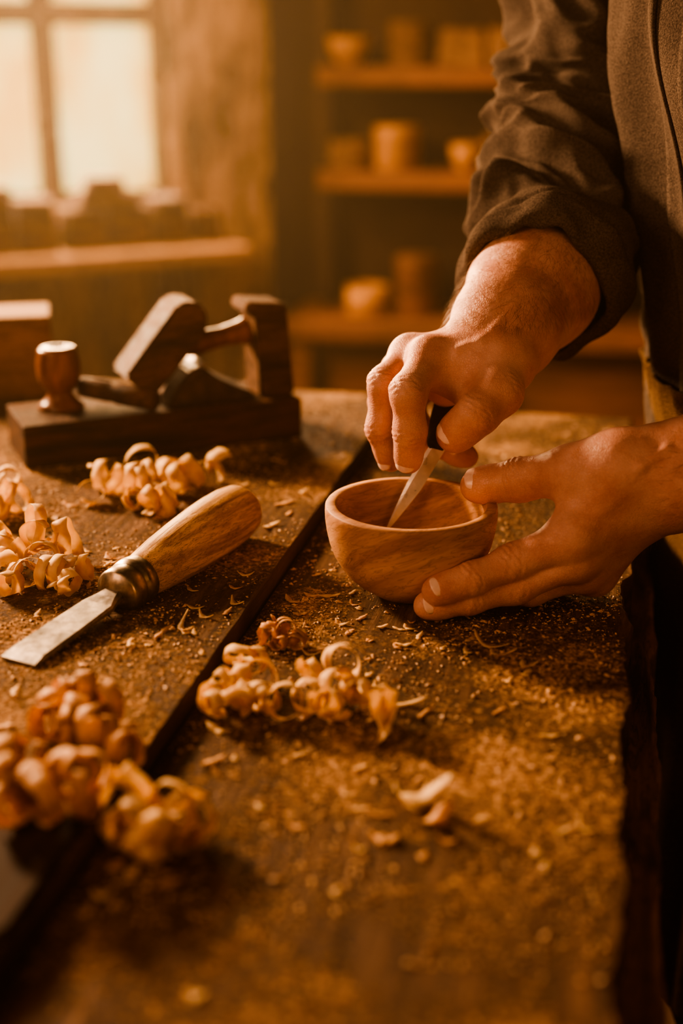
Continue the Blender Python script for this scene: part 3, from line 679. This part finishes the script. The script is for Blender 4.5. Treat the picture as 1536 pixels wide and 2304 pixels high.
# ---- left hand (cups the bowl)
lI = [pp(1290, 1208, .868), pp(1152, 1266, .876), pp(1058, 1304, .870), pp(978, 1331, .868)]
lM = [pp(1297, 1255, .879), pp(1160, 1318, .884), pp(1054, 1346, .879), pp(958, 1363, .8765)]
lR = [pp(1312, 1285, .896), pp(1192, 1328, .903), pp(1115, 1325, .910), pp(1062, 1325, .905)]
lP = [pp(1337, 1290, .912), pp(1245, 1305, .922), pp(1190, 1275, .94), pp(1135, 1254, .948)]
lT = [pp(1385, 1050, .866), pp(1288, 1060, .874), pp(1168, 1080, .900), pp(1070, 1094, .917)]
palmL = [cc(pp(1900, 930, .86), pp(1540, 1066, .872), .048, .0335), cc(pp(1540, 1066, .872), pp(1455, 1045, .874), .033, .0250), cc(pp(1540, 1066, .872), pp(1440, 1132, .886), .033, .0265),
         cc(pp(1425, 1070, .872), lI[0], .021, .0145), cc(pp(1435, 1105, .878), lM[0], .019, .0142), cc(pp(1440, 1130, .888), lR[0], .018, .0130), cc(pp(1440, 1145, .9), lP[0], .018, .0120),
         cc(pp(1440, 1060, .870), lT[0], .024, .0220), cc(lT[0], lT[1], .0220, .0172),
         tt(pp(1400, 1070, .868), pp(1290, 1075, .874), pp(1305, 1185, .870), .0105), tt(pp(1430, 1090, .885), lI[0]+np.array([0, .008, 0]), lP[0], .013)]
camu = np.array([-.05, -.80, .6])
for (w0, k0, off) in ((pp(1420, 1090, .868), lI[0], .0122), (pp(1430, 1130, .876), lM[0], .0120)):
    palmL.append(cc(w0+camu*0.017, k0+camu*off, .0022, .0028, .008))
    palmL.append(cc(k0+camu*(off-.008), k0+camu*(off-.008), .0100, .0100, .010))
vn = [pp(1500, 1010, .842), pp(1440, 1050, .842), pp(1390, 1085, .848), pp(1345, 1120, .853)]
for i in range(3): palmL.append(cc(vn[i], vn[i+1], .0020, .0020, .005))
palmL.append(cc(pp(1440, 1010, .853), pp(1300, 1040, .862), .003, .003, .008))
fL = [finger(lI, [.0145, .0122, .0108, .0090]), finger(lM, [.0142, .0120, .0104, .0088]), finger(lR, [.0130, .0104, .0090, .0078]), finger(lP, [.012, .0095, .0085, .0072]),
      finger([lT[1], lT[2], lT[3]], [.0172, .0146, .0114])]
gr, Fd = build_field(palmL, fL, (0.04, 0.755, -0.002), (0.36, 0.955, 0.175), 0.00115)
VL, FL = nets(gr, Fd); VL = smooth_mesh(VL, FL, 2, 0.4); nn = vnormals(VL, FL)
VL = wrinkle(VL, nn)
dLI = np.array([-.1, -.85, .5]); dLI /= np.linalg.norm(dLI)
for j in (lI, lM): VL = creases(VL, nn, j, [(1, .0008, .0009, CRS), (2, .0007, .0008, CRS[:4])], dLI)
dLT = np.array([-.1, -.6, .8]); dLT /= np.linalg.norm(dLT)
VL = creases(VL, nn, lT, [(2, .0008, .0009, CRS)], dLT)
VL[:, 2] = np.maximum(VL[:, 2], 0.0004)

def tube(pts, rad, seg=24, rys=None):
    V = []; F = []
    for i, p in enumerate(pts):
        p = Vector(p); d = Vector(pts[min(i+1, len(pts)-1)])-Vector(pts[max(i-1, 0)]); R = axisrot(d)
        for k in range(seg):
            a = 2*PI*k/seg; V.append(p + R @ Vector((rad[i]*math.cos(a), (rys[i] if rys else rad[i])*math.sin(a), 0)))
    for i in range(len(pts)-1):
        for k in range(seg): F.append([i*seg+k, i*seg+(k+1) % seg, (i+1)*seg+(k+1) % seg, (i+1)*seg+k])
    F.append(list(range(seg))[::-1]); F.append([(len(pts)-1)*seg+k for k in range(seg)])
    return V, F
person = empty('person', (0.38, 1.0, -0.85)); person['_org'] = list(person.location)
tag(person, 'person in a grey-brown shirt with rolled sleeves, holding a bowl and a carving knife', 'person')
upR = tube([P(1200, 640, .997), P(1290, 470, 1.09), P(1295, 300, 1.11), P(1330, 50, 1.125), P(1420, -200, 1.13), (0.34, 1.08, 0.50)], [.042, .044, .044, .042, .045, .05])
eL = P(1900, 930, .86)
upL = tube([P(1800, 965, .862), eL, (0.46, .80, 0.17), (0.44, .86, 0.35), (0.40, .92, .48), (0.365, 1.02, .50)], [.042, .046, .046, .047, .05, .05])
trunk = tube([(0.41, 1.02, -0.1), (0.40, 1.02, 0.1), (0.385, 1.03, 0.3), (0.36, 1.04, 0.5), (0.36, 1.04, .56), (0.35, 1.04, .62)], [.09, .09, .095, .085, .06, .045], 32, [.14, .14, .15, .15, .08, .045])
body = mk('body', *join((VR.tolist(), FR.tolist()), (VL.tolist(), FL.tolist()), upR, upL, trunk), M['skin'], person)

def nail(a, b, r, dors, Ln, phi, name='fingernail'):
    a, b = Vector(a), Vector(b); x = (b-a).normalized(); D = Vector(dors); D = (D-x*D.dot(x)).normalized(); Sd = x.cross(D)
    V = []; F = []; nu, nv = 12, 12
    for iv in range(nv+1):
        v = -1+2*iv/nv; s = -0.42*Ln+v*Ln/2+0.002
        wfac = (1-abs(v)**3.2)**(0.45) if abs(v) < 1 else 0.0
        for iu in range(nu+1):
            u_ = -1+2*iu/nu; ph = phi*u_*max(wfac, 0.12)
            rr = r + 0.0010 - 0.0004*abs(u_)**3
            if s > 0: rr = rr*math.sqrt(max(0.2, 1-(s/(r*1.5))**2))
            V.append(b + x*s + (D*math.cos(ph)+Sd*math.sin(ph))*rr)
    for iv in range(nv):
        for iu in range(nu):
            k = iv*(nu+1)+iu; F.append([k, k+1, k+nu+2, k+nu+1])
    o = mk(name, V, F, M['nail'], person); md = o.modifiers.new('s', 'SOLIDIFY'); md.thickness = 0.0007; md.offset = 0
nail(lT[2], lT[3], .0122, dLT, .0150, 0.82)
nail(lI[2], lI[3], .0096, (-.2, -.70, .65), .0115, 0.78)
nail(lM[2], lM[3], .0094, (-.2, -.8, .45), .011, 0.75)
nail(rT[2], rT[3], .0130, (-.45, -.75, .55), .0150, 0.8)
nail(rI[2], rI[3], .0091, (-.35, -.9, .1), .0105, 0.8)
nail(rM[2], rM[3], .0091, (-.75, -.6, .1), .0105, 0.8)

def hairs(Vv, Fq, sel, dirv, n, seed, ln):
    nn = vnormals(Vv, Fq); ids = np.where(sel)[0]; r = np.random.RandomState(seed); ids = r.choice(ids, min(n, len(ids)), replace=False)
    V = []; F = []
    for i in ids:
        p = Vector(Vv[i]); nr = Vector(nn[i]); d = (Vector(dirv)+Vector(r.uniform(-.5, .5, 3))); d = (d-nr*d.dot(nr)).normalized()
        L_ = ln*r.uniform(.5, 1.4); sd_ = d.cross(nr)*0.00010; k = len(V)
        for q in (0, .33, .66, 1.0):
            c = p + d*(L_*q) + nr*(L_*(0.75*q-0.45*q*q)); w = (1-q*0.8)
            V += [c-sd_*w, c+sd_*w]
        F += [[k, k+1, k+3, k+2], [k+2, k+3, k+5, k+4], [k+4, k+5, k+7, k+6]]
    return V, F
selR = (VR[:, 2] > 0.180) & (VR[:, 1] < 0.98)
h1 = hairs(VR, FR, selR & (VR[:, 0] < 0.19), (-.3, -.2, -.9), 1800, 1, .011)
h2 = hairs(VL, FL, (VL[:, 0] > 0.205), (-.9, -.2, -.1), 800, 2, .009)
o = mk('arm_hair', *join(h1, h2), M['hair'], person); o['kind'] = 'stuff'

# ---------------------------------------------------------------- clothes
def catm(pts, q):
    n = len(pts)-1; x = q*n; i = min(int(x), n-1); t = x-i
    p0 = np.array(pts[max(i-1, 0)], float); p1 = np.array(pts[i], float); p2 = np.array(pts[i+1], float); p3 = np.array(pts[min(i+2, n)], float)
    return 0.5*((2*p1)+(-p0+p2)*t+(2*p0-5*p1+4*p2-p3)*t*t+(-p0+3*p1-3*p2+p3)*t**3)
def loft(pts, rx, ry, ref, disp):
    rads = [(a, b, 0) for a, b in zip(rx, ry)]
    def S(u_, v, off=0.0):
        c = Vector(catm(pts, v)); d = (Vector(catm(pts, min(1, v+.01)))-Vector(catm(pts, max(0, v-.01)))).normalized()
        e1 = Vector(ref); e1 = (e1-d*e1.dot(d)).normalized(); e2 = d.cross(e1); r = catm(rads, v)
        th = 2*PI*u_
        rad = e1*(math.cos(th)*r[0])+e2*(math.sin(th)*r[1])
        nrm = (e1*(math.cos(th)/max(r[0], .01))+e2*(math.sin(th)/max(r[1], .01))).normalized()
        return c+rad+nrm*(disp(th, v)+off)
    return S
def tess(S, nu, nv, u0=0, u1=1, v0=0, v1=1, off=0.0, closed=True):
    V = []; F = []; m_ = nu if closed else nu+1
    for j in range(nv+1):
        for i in range(m_): V.append(S(u0+(u1-u0)*i/nu, v0+(v1-v0)*j/nv, off))
    for j in range(nv):
        for i in range(nu):
            i2 = (i+1) % m_; F.append([j*m_+i, j*m_+i2, (j+1)*m_+i2, (j+1)*m_+i])
    return V, F
def ridge(x): return 1-2*abs(x)
def soft(x, e=0.006): return math.sqrt(x*x+e)
def torso_disp(th, v):
    a = noise.noise(Vector((math.cos(th)*2.4, math.sin(th)*2.4, v*2.4+math.sin(th)*0.8)))
    b = noise.noise(Vector((math.cos(th)*5, math.sin(th)*5, v*5+3)))
    return 0.016*(1-2.4*soft(a))+0.006*(1-2*soft(b))-0.012
ShT = loft([(0.400, 1.03, 0.06), (0.392, 1.03, 0.16), (0.372, 1.03, 0.28), (0.355, 1.035, 0.40), (0.345, 1.04, 0.50), (0.35, 1.04, 0.565)], [.135, .138, .145, .145, .115, .06], [.185, .19, .20, .205, .19, .08], (1, 0, 0), torso_disp)
shirt = mk('shirt', *tess(ShT, 180, 150), M['shirt'], person)
sm = shirt.modifiers.new('s', 'SOLIDIFY'); sm.thickness = 0.003; sm.offset = 1
def sleeve_disp(seed, cuffv):
    def f(th, v):
        w = v + 0.05*math.sin(th+0.8) + 0.02*math.sin(2*th+seed)
        a = noise.noise(Vector((math.cos(th)*0.8+seed, math.sin(th)*0.8, w*9)))
        b = noise.noise(Vector((math.cos(th)*1.8, math.sin(th)*1.8+seed, w*19)))
        e = noise.noise(Vector((math.cos(th)*4, math.sin(th)*4+seed, w*30)))
        k = min(1, max(0, (v-cuffv)/0.06)); amp = 0.2 + 0.8*k
        d = amp*(0.024*(1-2.6*soft(a, .002))+0.008*(1-2*soft(b, .003))+0.003*e)-0.009
        if v < cuffv*1.15:
            q = v/(cuffv*1.15); d += 0.015*abs(math.sin(PI*q))**0.45 + 0.006*noise.noise(Vector((math.cos(th)*2.5, math.sin(th)*2.5, seed+q*1.5)))
            d -= 0.005*math.exp(-((q-0.55)/0.06)**2)
        return d
    return f
SlR = loft([P(1212, 652, .985), P(1237, 575, 1.02), P(1264, 490, 1.065), P(1294, 370, 1.10), P(1308, 250, 1.115), P(1318, 120, 1.12), P(1340, -60, 1.13), P(1410, -240, 1.13), Vector((0.335, 1.12, 0.52))],
           [.058, .060, .062, .067, .069, .063, .066, .076, .08], [.058, .060, .062, .067, .069, .063, .066, .076, .08], (0, -1, 0), sleeve_disp(1.3, 0.12))
o = mk('sleeve', *tess(SlR, 150, 340), M['shirt'], shirt); md = o.modifiers.new('s', 'SOLIDIFY'); md.thickness = 0.004; md.offset = -1
SlL = loft([P(1760, 980, .862), eL, Vector((0.46, .80, 0.17)), Vector((0.45, .85, 0.33)), Vector((0.40, .92, .48)), Vector((0.37, .98, .52))], [.058, .062, .066, .066, .072, .07], [.058, .062, .066, .066, .072, .07], (0, 0, 1), sleeve_disp(4.1, 0.15))
o = mk('sleeve', *tess(SlL, 90, 140), M['shirt'], shirt); md = o.modifiers.new('s', 'SOLIDIFY'); md.thickness = 0.004; md.offset = -1
o = mk('placket', *tess(ShT, 8, 120, 0.535, 0.565, 0.02, 0.95, 0.0045, False), M['shirt'], shirt); md = o.modifiers.new('s', 'SOLIDIFY'); md.thickness = 0.0025; md.offset = 0
o = mk('chest_pocket', *tess(ShT, 30, 40, 0.59, 0.70, 0.40, 0.66, 0.006, False), M['shirt'], shirt); md = o.modifiers.new('s', 'SOLIDIFY'); md.thickness = 0.004; md.offset = 0
o = mk('pocket_flap', *tess(ShT, 30, 10, 0.585, 0.705, 0.62, 0.67, 0.011, False), M['shirt'], shirt); md = o.modifiers.new('s', 'SOLIDIFY'); md.thickness = 0.004; md.offset = 0
def apron_disp(th, v):
    a = noise.noise(Vector((math.cos(th)*5, math.sin(th)*5, v*1.2)))
    return 0.014*ridge(a)-0.004
Sa = loft([(0.430, 1.02, -0.42), (0.430, 1.02, -0.2), (0.422, 1.02, 0.0), (0.410, 1.03, 0.10), (0.40, 1.03, 0.15)], [.155, .150, .145, .143, .144], [.22, .205, .195, .195, .196], (1, 0, 0), apron_disp)
o = mk('apron', *tess(Sa, 140, 60), M['apron'], person); md = o.modifiers.new('s', 'SOLIDIFY'); md.thickness = 0.003; md.offset = 1
for yy in (0.92, 1.13):
    St = loft([(0.43, yy, -0.85), (0.43, yy, -0.6), (0.43, yy, -0.35), (0.42, yy, -0.12)], [.06, .07, .08, .085], [.06, .07, .085, .09], (1, 0, 0), lambda th, v: 0.006*noise.noise(Vector((math.cos(th)*2, math.sin(th)*2, v*8+yy))))
    o = mk('trouser_leg', *tess(St, 48, 60), M['trouser'], person); md = o.modifiers.new('s', 'SOLIDIFY'); md.thickness = 0.003

# ---------------------------------------------------------------- room
FZ = -0.85
v, f = box((7.0, 7.5, 0.1), (0.0, 1.6, FZ-0.05), None, 0)
tag(mk('floor', v, f, M['floor'], origin=(0, 1.6, FZ), smooth=False), kind='structure')
mS = E.copy(); wS = NN.copy(); QS = P(900, 400, 3.3); QS = Vector((QS.x, QS.y, 0))
def SH(px, py, off=0.0): return PL(px, py, QS, mS, off)
SD = 0.20
wbc = QS + mS*(SD+0.07) + wS*0.6
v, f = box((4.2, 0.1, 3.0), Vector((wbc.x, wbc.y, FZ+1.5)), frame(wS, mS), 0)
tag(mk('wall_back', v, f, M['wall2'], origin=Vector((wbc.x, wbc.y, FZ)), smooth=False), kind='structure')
def alongS(px, py): return (SH(px, py)-QS).dot(wS)
x0 = alongS(712, 300); x1 = alongS(1330, 300)
z1 = SH(900, 150).z; z2 = SH(900, 388).z; z3 = SH(900, 712).z
su = empty('shelf_unit', QS + wS*((x0+x1)/2) + mS*(SD/2) + Vector((0, 0, z3))); su['_org'] = list(su.location)
tag(su, 'brown wooden shelving with turned pots, standing against the back wall', 'shelves')
def sbox(a0, a1, d0, d1, zz0, zz1, bev=0.003):
    return box((a1-a0, d1-d0, zz1-zz0), QS + wS*((a0+a1)/2)+mS*((d0+d1)/2)+Vector((0, 0, (zz0+zz1)/2)), frame(wS, mS), bev)
TH = 0.045
for zz in (z1, z2): mk('shelf', *sbox(x0, x1, 0, SD, zz-TH, zz), M['shelf'], su, smooth=False)
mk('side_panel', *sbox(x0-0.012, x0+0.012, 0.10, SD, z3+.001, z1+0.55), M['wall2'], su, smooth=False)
mk('side_panel', *sbox(x1, x1+0.03, 0.02, SD, z3+.001, z1+0.55), M['shelf'], su, smooth=False)
mk('top_board', *sbox(x0-0.03, x1+0.03, 0, SD, z1+0.55, z1+0.585), M['shelf'], su, smooth=False)
y0 = alongS(655, 720); y1_ = alongS(1560, 720)
ct = empty('side_counter', QS + wS*((y0+y1_)/2) + Vector((0, 0, FZ))); ct['_org'] = list(ct.location)
tag(ct, 'long low wooden counter with a pale front edge below the shelves', 'counter')
mk('top', *sbox(y0, y1_, -0.12, SD, z3-0.045, z3), M['shelf'], ct, smooth=False)
for a in (y0+0.04, (y0+y1_)/2, y1_-0.04):
    mk('leg', *sbox(a-0.03, a+0.03, -0.08, -0.02, FZ, z3-0.045), M['shelf'], ct, smooth=False)
mk('front_panel', *sbox(y0+0.07, y1_-0.07, 0.0, 0.02, FZ+0.05, z3-0.045), M['shelf'], ct, smooth=False)
def cup(px, pbase, wpx, hpx, off, zz, label, group, kind='cup', mt='cup'):
    p = PL(px, pbase, QS, mS, off); base = Vector((p.x, p.y, zz+.0005)); sc = (p-CAM).dot(ray(768, 1152).normalized())/FPX
    r = wpx*sc/2; h = hpx*sc
    if kind == 'cup': prof = [(0, 0), (r*0.92, 0), (r*0.97, h*0.05), (r, h*0.5), (r*0.98, h), (r*0.86, h), (r*0.84, h*0.4), (r*0.7, h*0.12), (0, h*0.1)]
    elif kind == 'bowl': prof = [(0, 0), (r*0.5, 0), (r*0.62, h*0.12), (r*0.88, h*0.5), (r, h), (r*0.9, h), (r*0.75, h*0.5), (r*0.4, h*0.2), (0, h*0.16)]
    else: prof = [(0, 0), (r*0.9, 0), (r, h*0.05), (r, h*0.78), (r*1.04, h*0.80), (r*1.04, h*0.95), (r*0.9, h), (r*0.15, h), (r*0.15, h), (0, h)]
    V, F = lathe(prof, 40, base)
    tag(mk('wooden_'+('bowl' if kind == 'bowl' else 'pot'), V, F, M[mt], origin=base), label, 'bowl' if kind == 'bowl' else 'pot', group)
GS = 'pots and bowls on the back shelves'
cup(785, 125, 95, 62, 0.09, z1, 'pale shallow bowl at the left end of the top shelf', GS, 'bowl')
cup(922, 125, 92, 95, 0.09, z1, 'upright cylindrical pot in the middle of the top shelf', GS, 'lid', 'block')
cup(1140, 125, 90, 80, 0.09, z1, 'pot on the top shelf right beside the sleeve', GS, 'cup', 'block')
cup(785, 365, 90, 62, 0.09, z2, 'low dark pot left of the tall pale pot on the middle shelf', GS, 'cup', 'block')
cup(892, 365, 100, 95, 0.08, z2, 'tall pale cylindrical pot on the middle shelf', GS, 'lid')
cup(1049, 365, 72, 58, 0.08, z2, 'small rounded bowl at the right of the middle shelf', GS, 'bowl')
cup(1115, 365, 60, 75, 0.10, z2, 'pot on the middle shelf partly hidden by the rolled sleeve', GS, 'cup', 'block')
cup(826, 690, 95, 62, 0.02, z3, 'short wide pale pot on the low counter', GS, 'cup')
cup(937, 690, 92, 130, 0.05, z3, 'tall reddish cylindrical pot on the low counter', GS, 'lid', 'shelf')
p = PL(1040, 125, QS, mS, 0.09); base = Vector((p.x, p.y, z1+0.0445))
v, f = box((0.12, 0.08, 0.088), base, frame(wS, mS), 0.006, 0.86)
tag(mk('wood_block', v, f, M['block'], origin=Vector((p.x, p.y, z1)), smooth=False), 'chunky tapered wooden block on the top shelf', 'wood block')

wdir = Vector((-0.905, -0.427, 0)).normalized(); rn = Vector((0.427, -0.905, 0)).normalized()
cw = P(590, 300, 3.35); cw.z = 0
def WL(px, py, off=0.0): return PL(px, py, cw, rn, off)
def alW(px, py, off=0.0): return (WL(px, py, off)-cw).dot(wdir)
sa = alW(384, 250); sb = alW(-150, 250); zb_ = WL(230, 462).z; zt = WL(230, 40).z + 0.42
zbar = WL(230, 32, -.09).z
def wbox(a0, a1, d0, d1, zz0, zz1, bev=0.0):
    return box((a1-a0, d1-d0, zz1-zz0), cw + wdir*((a0+a1)/2)+rn*((d0+d1)/2)+Vector((0, 0, (zz0+zz1)/2)), frame(wdir, rn), bev)
WT = FZ+3.0
tag(mk('wall_left', *join(wbox(-0.02, sa, -0.16, 0, FZ, WT), wbox(sb, 3.4, -0.16, 0, FZ, WT), wbox(sa, sb, -0.16, 0, FZ, zb_), wbox(sa, sb, -0.16, 0, zt, WT)), M['wall'], origin=cw+Vector((0, 0, FZ)), smooth=False), kind='structure')
win = empty('window_1', cw + wdir*((sa+sb)/2)+Vector((0, 0, zb_))); win['_org'] = list(win.location); win['kind'] = 'structure'
sm1 = alW(103, 250, -.09)
fw = 0.034
mk('window_frame', *join(wbox(sa, sa+fw*0.6, -0.13, -0.05, zb_, zt, .003), wbox(sb-fw, sb, -0.13, -0.05, zb_, zt, .003), wbox(sa, sb, -0.13, -0.05, zb_, zb_+fw*.8, .003), wbox(sa, sb, -0.13, -0.05, zt-fw, zt, .003),
                         wbox(sm1-0.026, sm1+0.026, -0.125, -0.055, zb_, zt, .003), wbox(sa, sb, -0.122, -0.058, zbar-0.026, zbar+0.026, .003)), M['frame'], win, smooth=False)
for a0, a1 in ((sa, sm1), (sm1, sb)):
    for b0, b1 in ((zb_, zbar), (zbar, zt)):
        mk('pane', *wbox(a0+.01, a1-.01, -0.104, -0.100, b0+.01, b1-.01), M['glass'], win, smooth=False)
zs = WL(250, 575, 0.26).z
mk('window_sill', *wbox(alW(470, 550)-0.02, 1.6, 0.002, 0.26, zs-0.035, zs, 0.004), M['block'], win, smooth=False)
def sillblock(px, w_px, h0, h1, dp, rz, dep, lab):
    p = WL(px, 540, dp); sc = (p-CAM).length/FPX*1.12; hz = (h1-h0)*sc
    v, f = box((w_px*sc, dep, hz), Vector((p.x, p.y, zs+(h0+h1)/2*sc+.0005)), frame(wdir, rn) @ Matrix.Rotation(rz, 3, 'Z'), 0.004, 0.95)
    tag(mk('wood_block', v, f, M['block_backlit'], origin=Vector((p.x, p.y, zs+h0*sc)), smooth=False), lab, 'wood block')
sillblock(-15, 65, 0, 125, .12, .1, .10, 'silhouetted wooden block at the far left of the window sill')
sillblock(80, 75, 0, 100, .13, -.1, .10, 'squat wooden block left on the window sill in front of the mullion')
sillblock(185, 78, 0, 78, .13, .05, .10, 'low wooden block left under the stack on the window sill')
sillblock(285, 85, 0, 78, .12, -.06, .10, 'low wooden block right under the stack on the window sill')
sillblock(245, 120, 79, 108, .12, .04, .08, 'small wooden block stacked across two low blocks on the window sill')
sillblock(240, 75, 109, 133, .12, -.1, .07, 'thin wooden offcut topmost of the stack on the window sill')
sillblock(375, 65, 0, 90, .12, .08, .10, 'silhouetted wooden block right of the stack on the window sill')
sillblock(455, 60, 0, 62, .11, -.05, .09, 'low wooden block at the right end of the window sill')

# ---------------------------------------------------------------- lift to real height
for o in list(C.objects):
    if o.parent is None: o.location.z += ZOFF
    if '_org' in o: del o['_org']
def up3(v): return Vector((v[0], v[1], v[2]+ZOFF))

# ---------------------------------------------------------------- lights
def area(name, loc, target, size, power, col, sy=None):
    l = bpy.data.lights.new(name, 'AREA'); l.energy = power; l.color = col; l.size = size
    if sy: l.shape = 'RECTANGLE'; l.size_y = sy
    o = bpy.data.objects.new(name, l); C.objects.link(o); o.location = up3(loc)
    o.rotation_euler = (Vector(target)-Vector(loc)).to_track_quat('-Z', 'Y').to_euler(); return o
wc = cw + wdir*((sa+sb)/2) + rn*0.06
area('window_light', (wc.x, wc.y, (zb_+zt)/2), (0.0, 0.9, 0.0), abs(sb-sa), 70, (1.0, 0.61, 0.30), zt-zb_)
area('key_light', (-1.20, 1.95, 0.72), (0.0, 0.92, 0.03), 0.26, 104, (1.0, 0.61, 0.33))
area('fill_light', (-0.7, -0.1, 1.2), (0.1, 0.9, 0.0), 1.2, 3.0, (1.0, 0.53, 0.29))
area('left_fill_light', (-0.75, 0.35, 0.45), (0.15, 0.85, 0.06), 0.4, 3.4, (1.0, 0.54, 0.30))  # unseen lamp added at camera left to brighten the lower hand
area('back_fill_light', (-0.3, 2.3, 1.3), (0.3, 3.4, 0.1), 0.6, 2.6, (1.0, 0.46, 0.19))  # unseen lamp added as low fill for the shelves and back wall
wl = WL(450, 200, 0.0); w2 = wl + rn*0.7 + wdir*0.9
area('wall_fill_light', (w2.x, w2.y, 0.9), (wl.x, wl.y, 0.25), 0.2, 14, (1.0, 0.60, 0.30))  # unseen lamp added to brighten the wall right of the window
area('side_fill_light', (0.55, 0.0, 0.25), (0.30, 1.0, -0.2), 0.4, 1.8, (1.0, 0.48, 0.21))  # weak unseen lamp added low on the right to lift the apron
w = bpy.data.worlds.new('world'); bpy.context.scene.world = w; w.use_nodes = True
w.node_tree.nodes['Background'].inputs[0].default_value = (1.0, 0.42, 0.16, 1); w.node_tree.nodes['Background'].inputs[1].default_value = 0.012
vs = w.node_tree.nodes.new('ShaderNodeVolumeScatter'); vs.inputs['Density'].default_value = 0.013; vs.inputs['Anisotropy'].default_value = 0.55; vs.inputs['Color'].default_value = (1, 0.82, 0.6, 1)
w.node_tree.links.new(vs.outputs[0], w.node_tree.nodes['World Output'].inputs['Volume'])

# ---------------------------------------------------------------- camera
cam = bpy.data.cameras.new('camera'); co_ = bpy.data.objects.new('camera', cam); C.objects.link(co_)
co_.location = up3(CAM); co_.rotation_euler = (PI/2-PITCH, 0, 0)
cam.sensor_fit = 'VERTICAL'; cam.sensor_height = 36; cam.lens = 36*FPX/2304
cam.clip_start = 0.02
cam.dof.use_dof = True; cam.dof.focus_distance = 0.90; cam.dof.aperture_fstop = 2.4
bpy.context.scene.camera = co_
try: bpy.context.scene.view_settings.look = 'AgX - High Contrast'
except Exception as e: print(e)
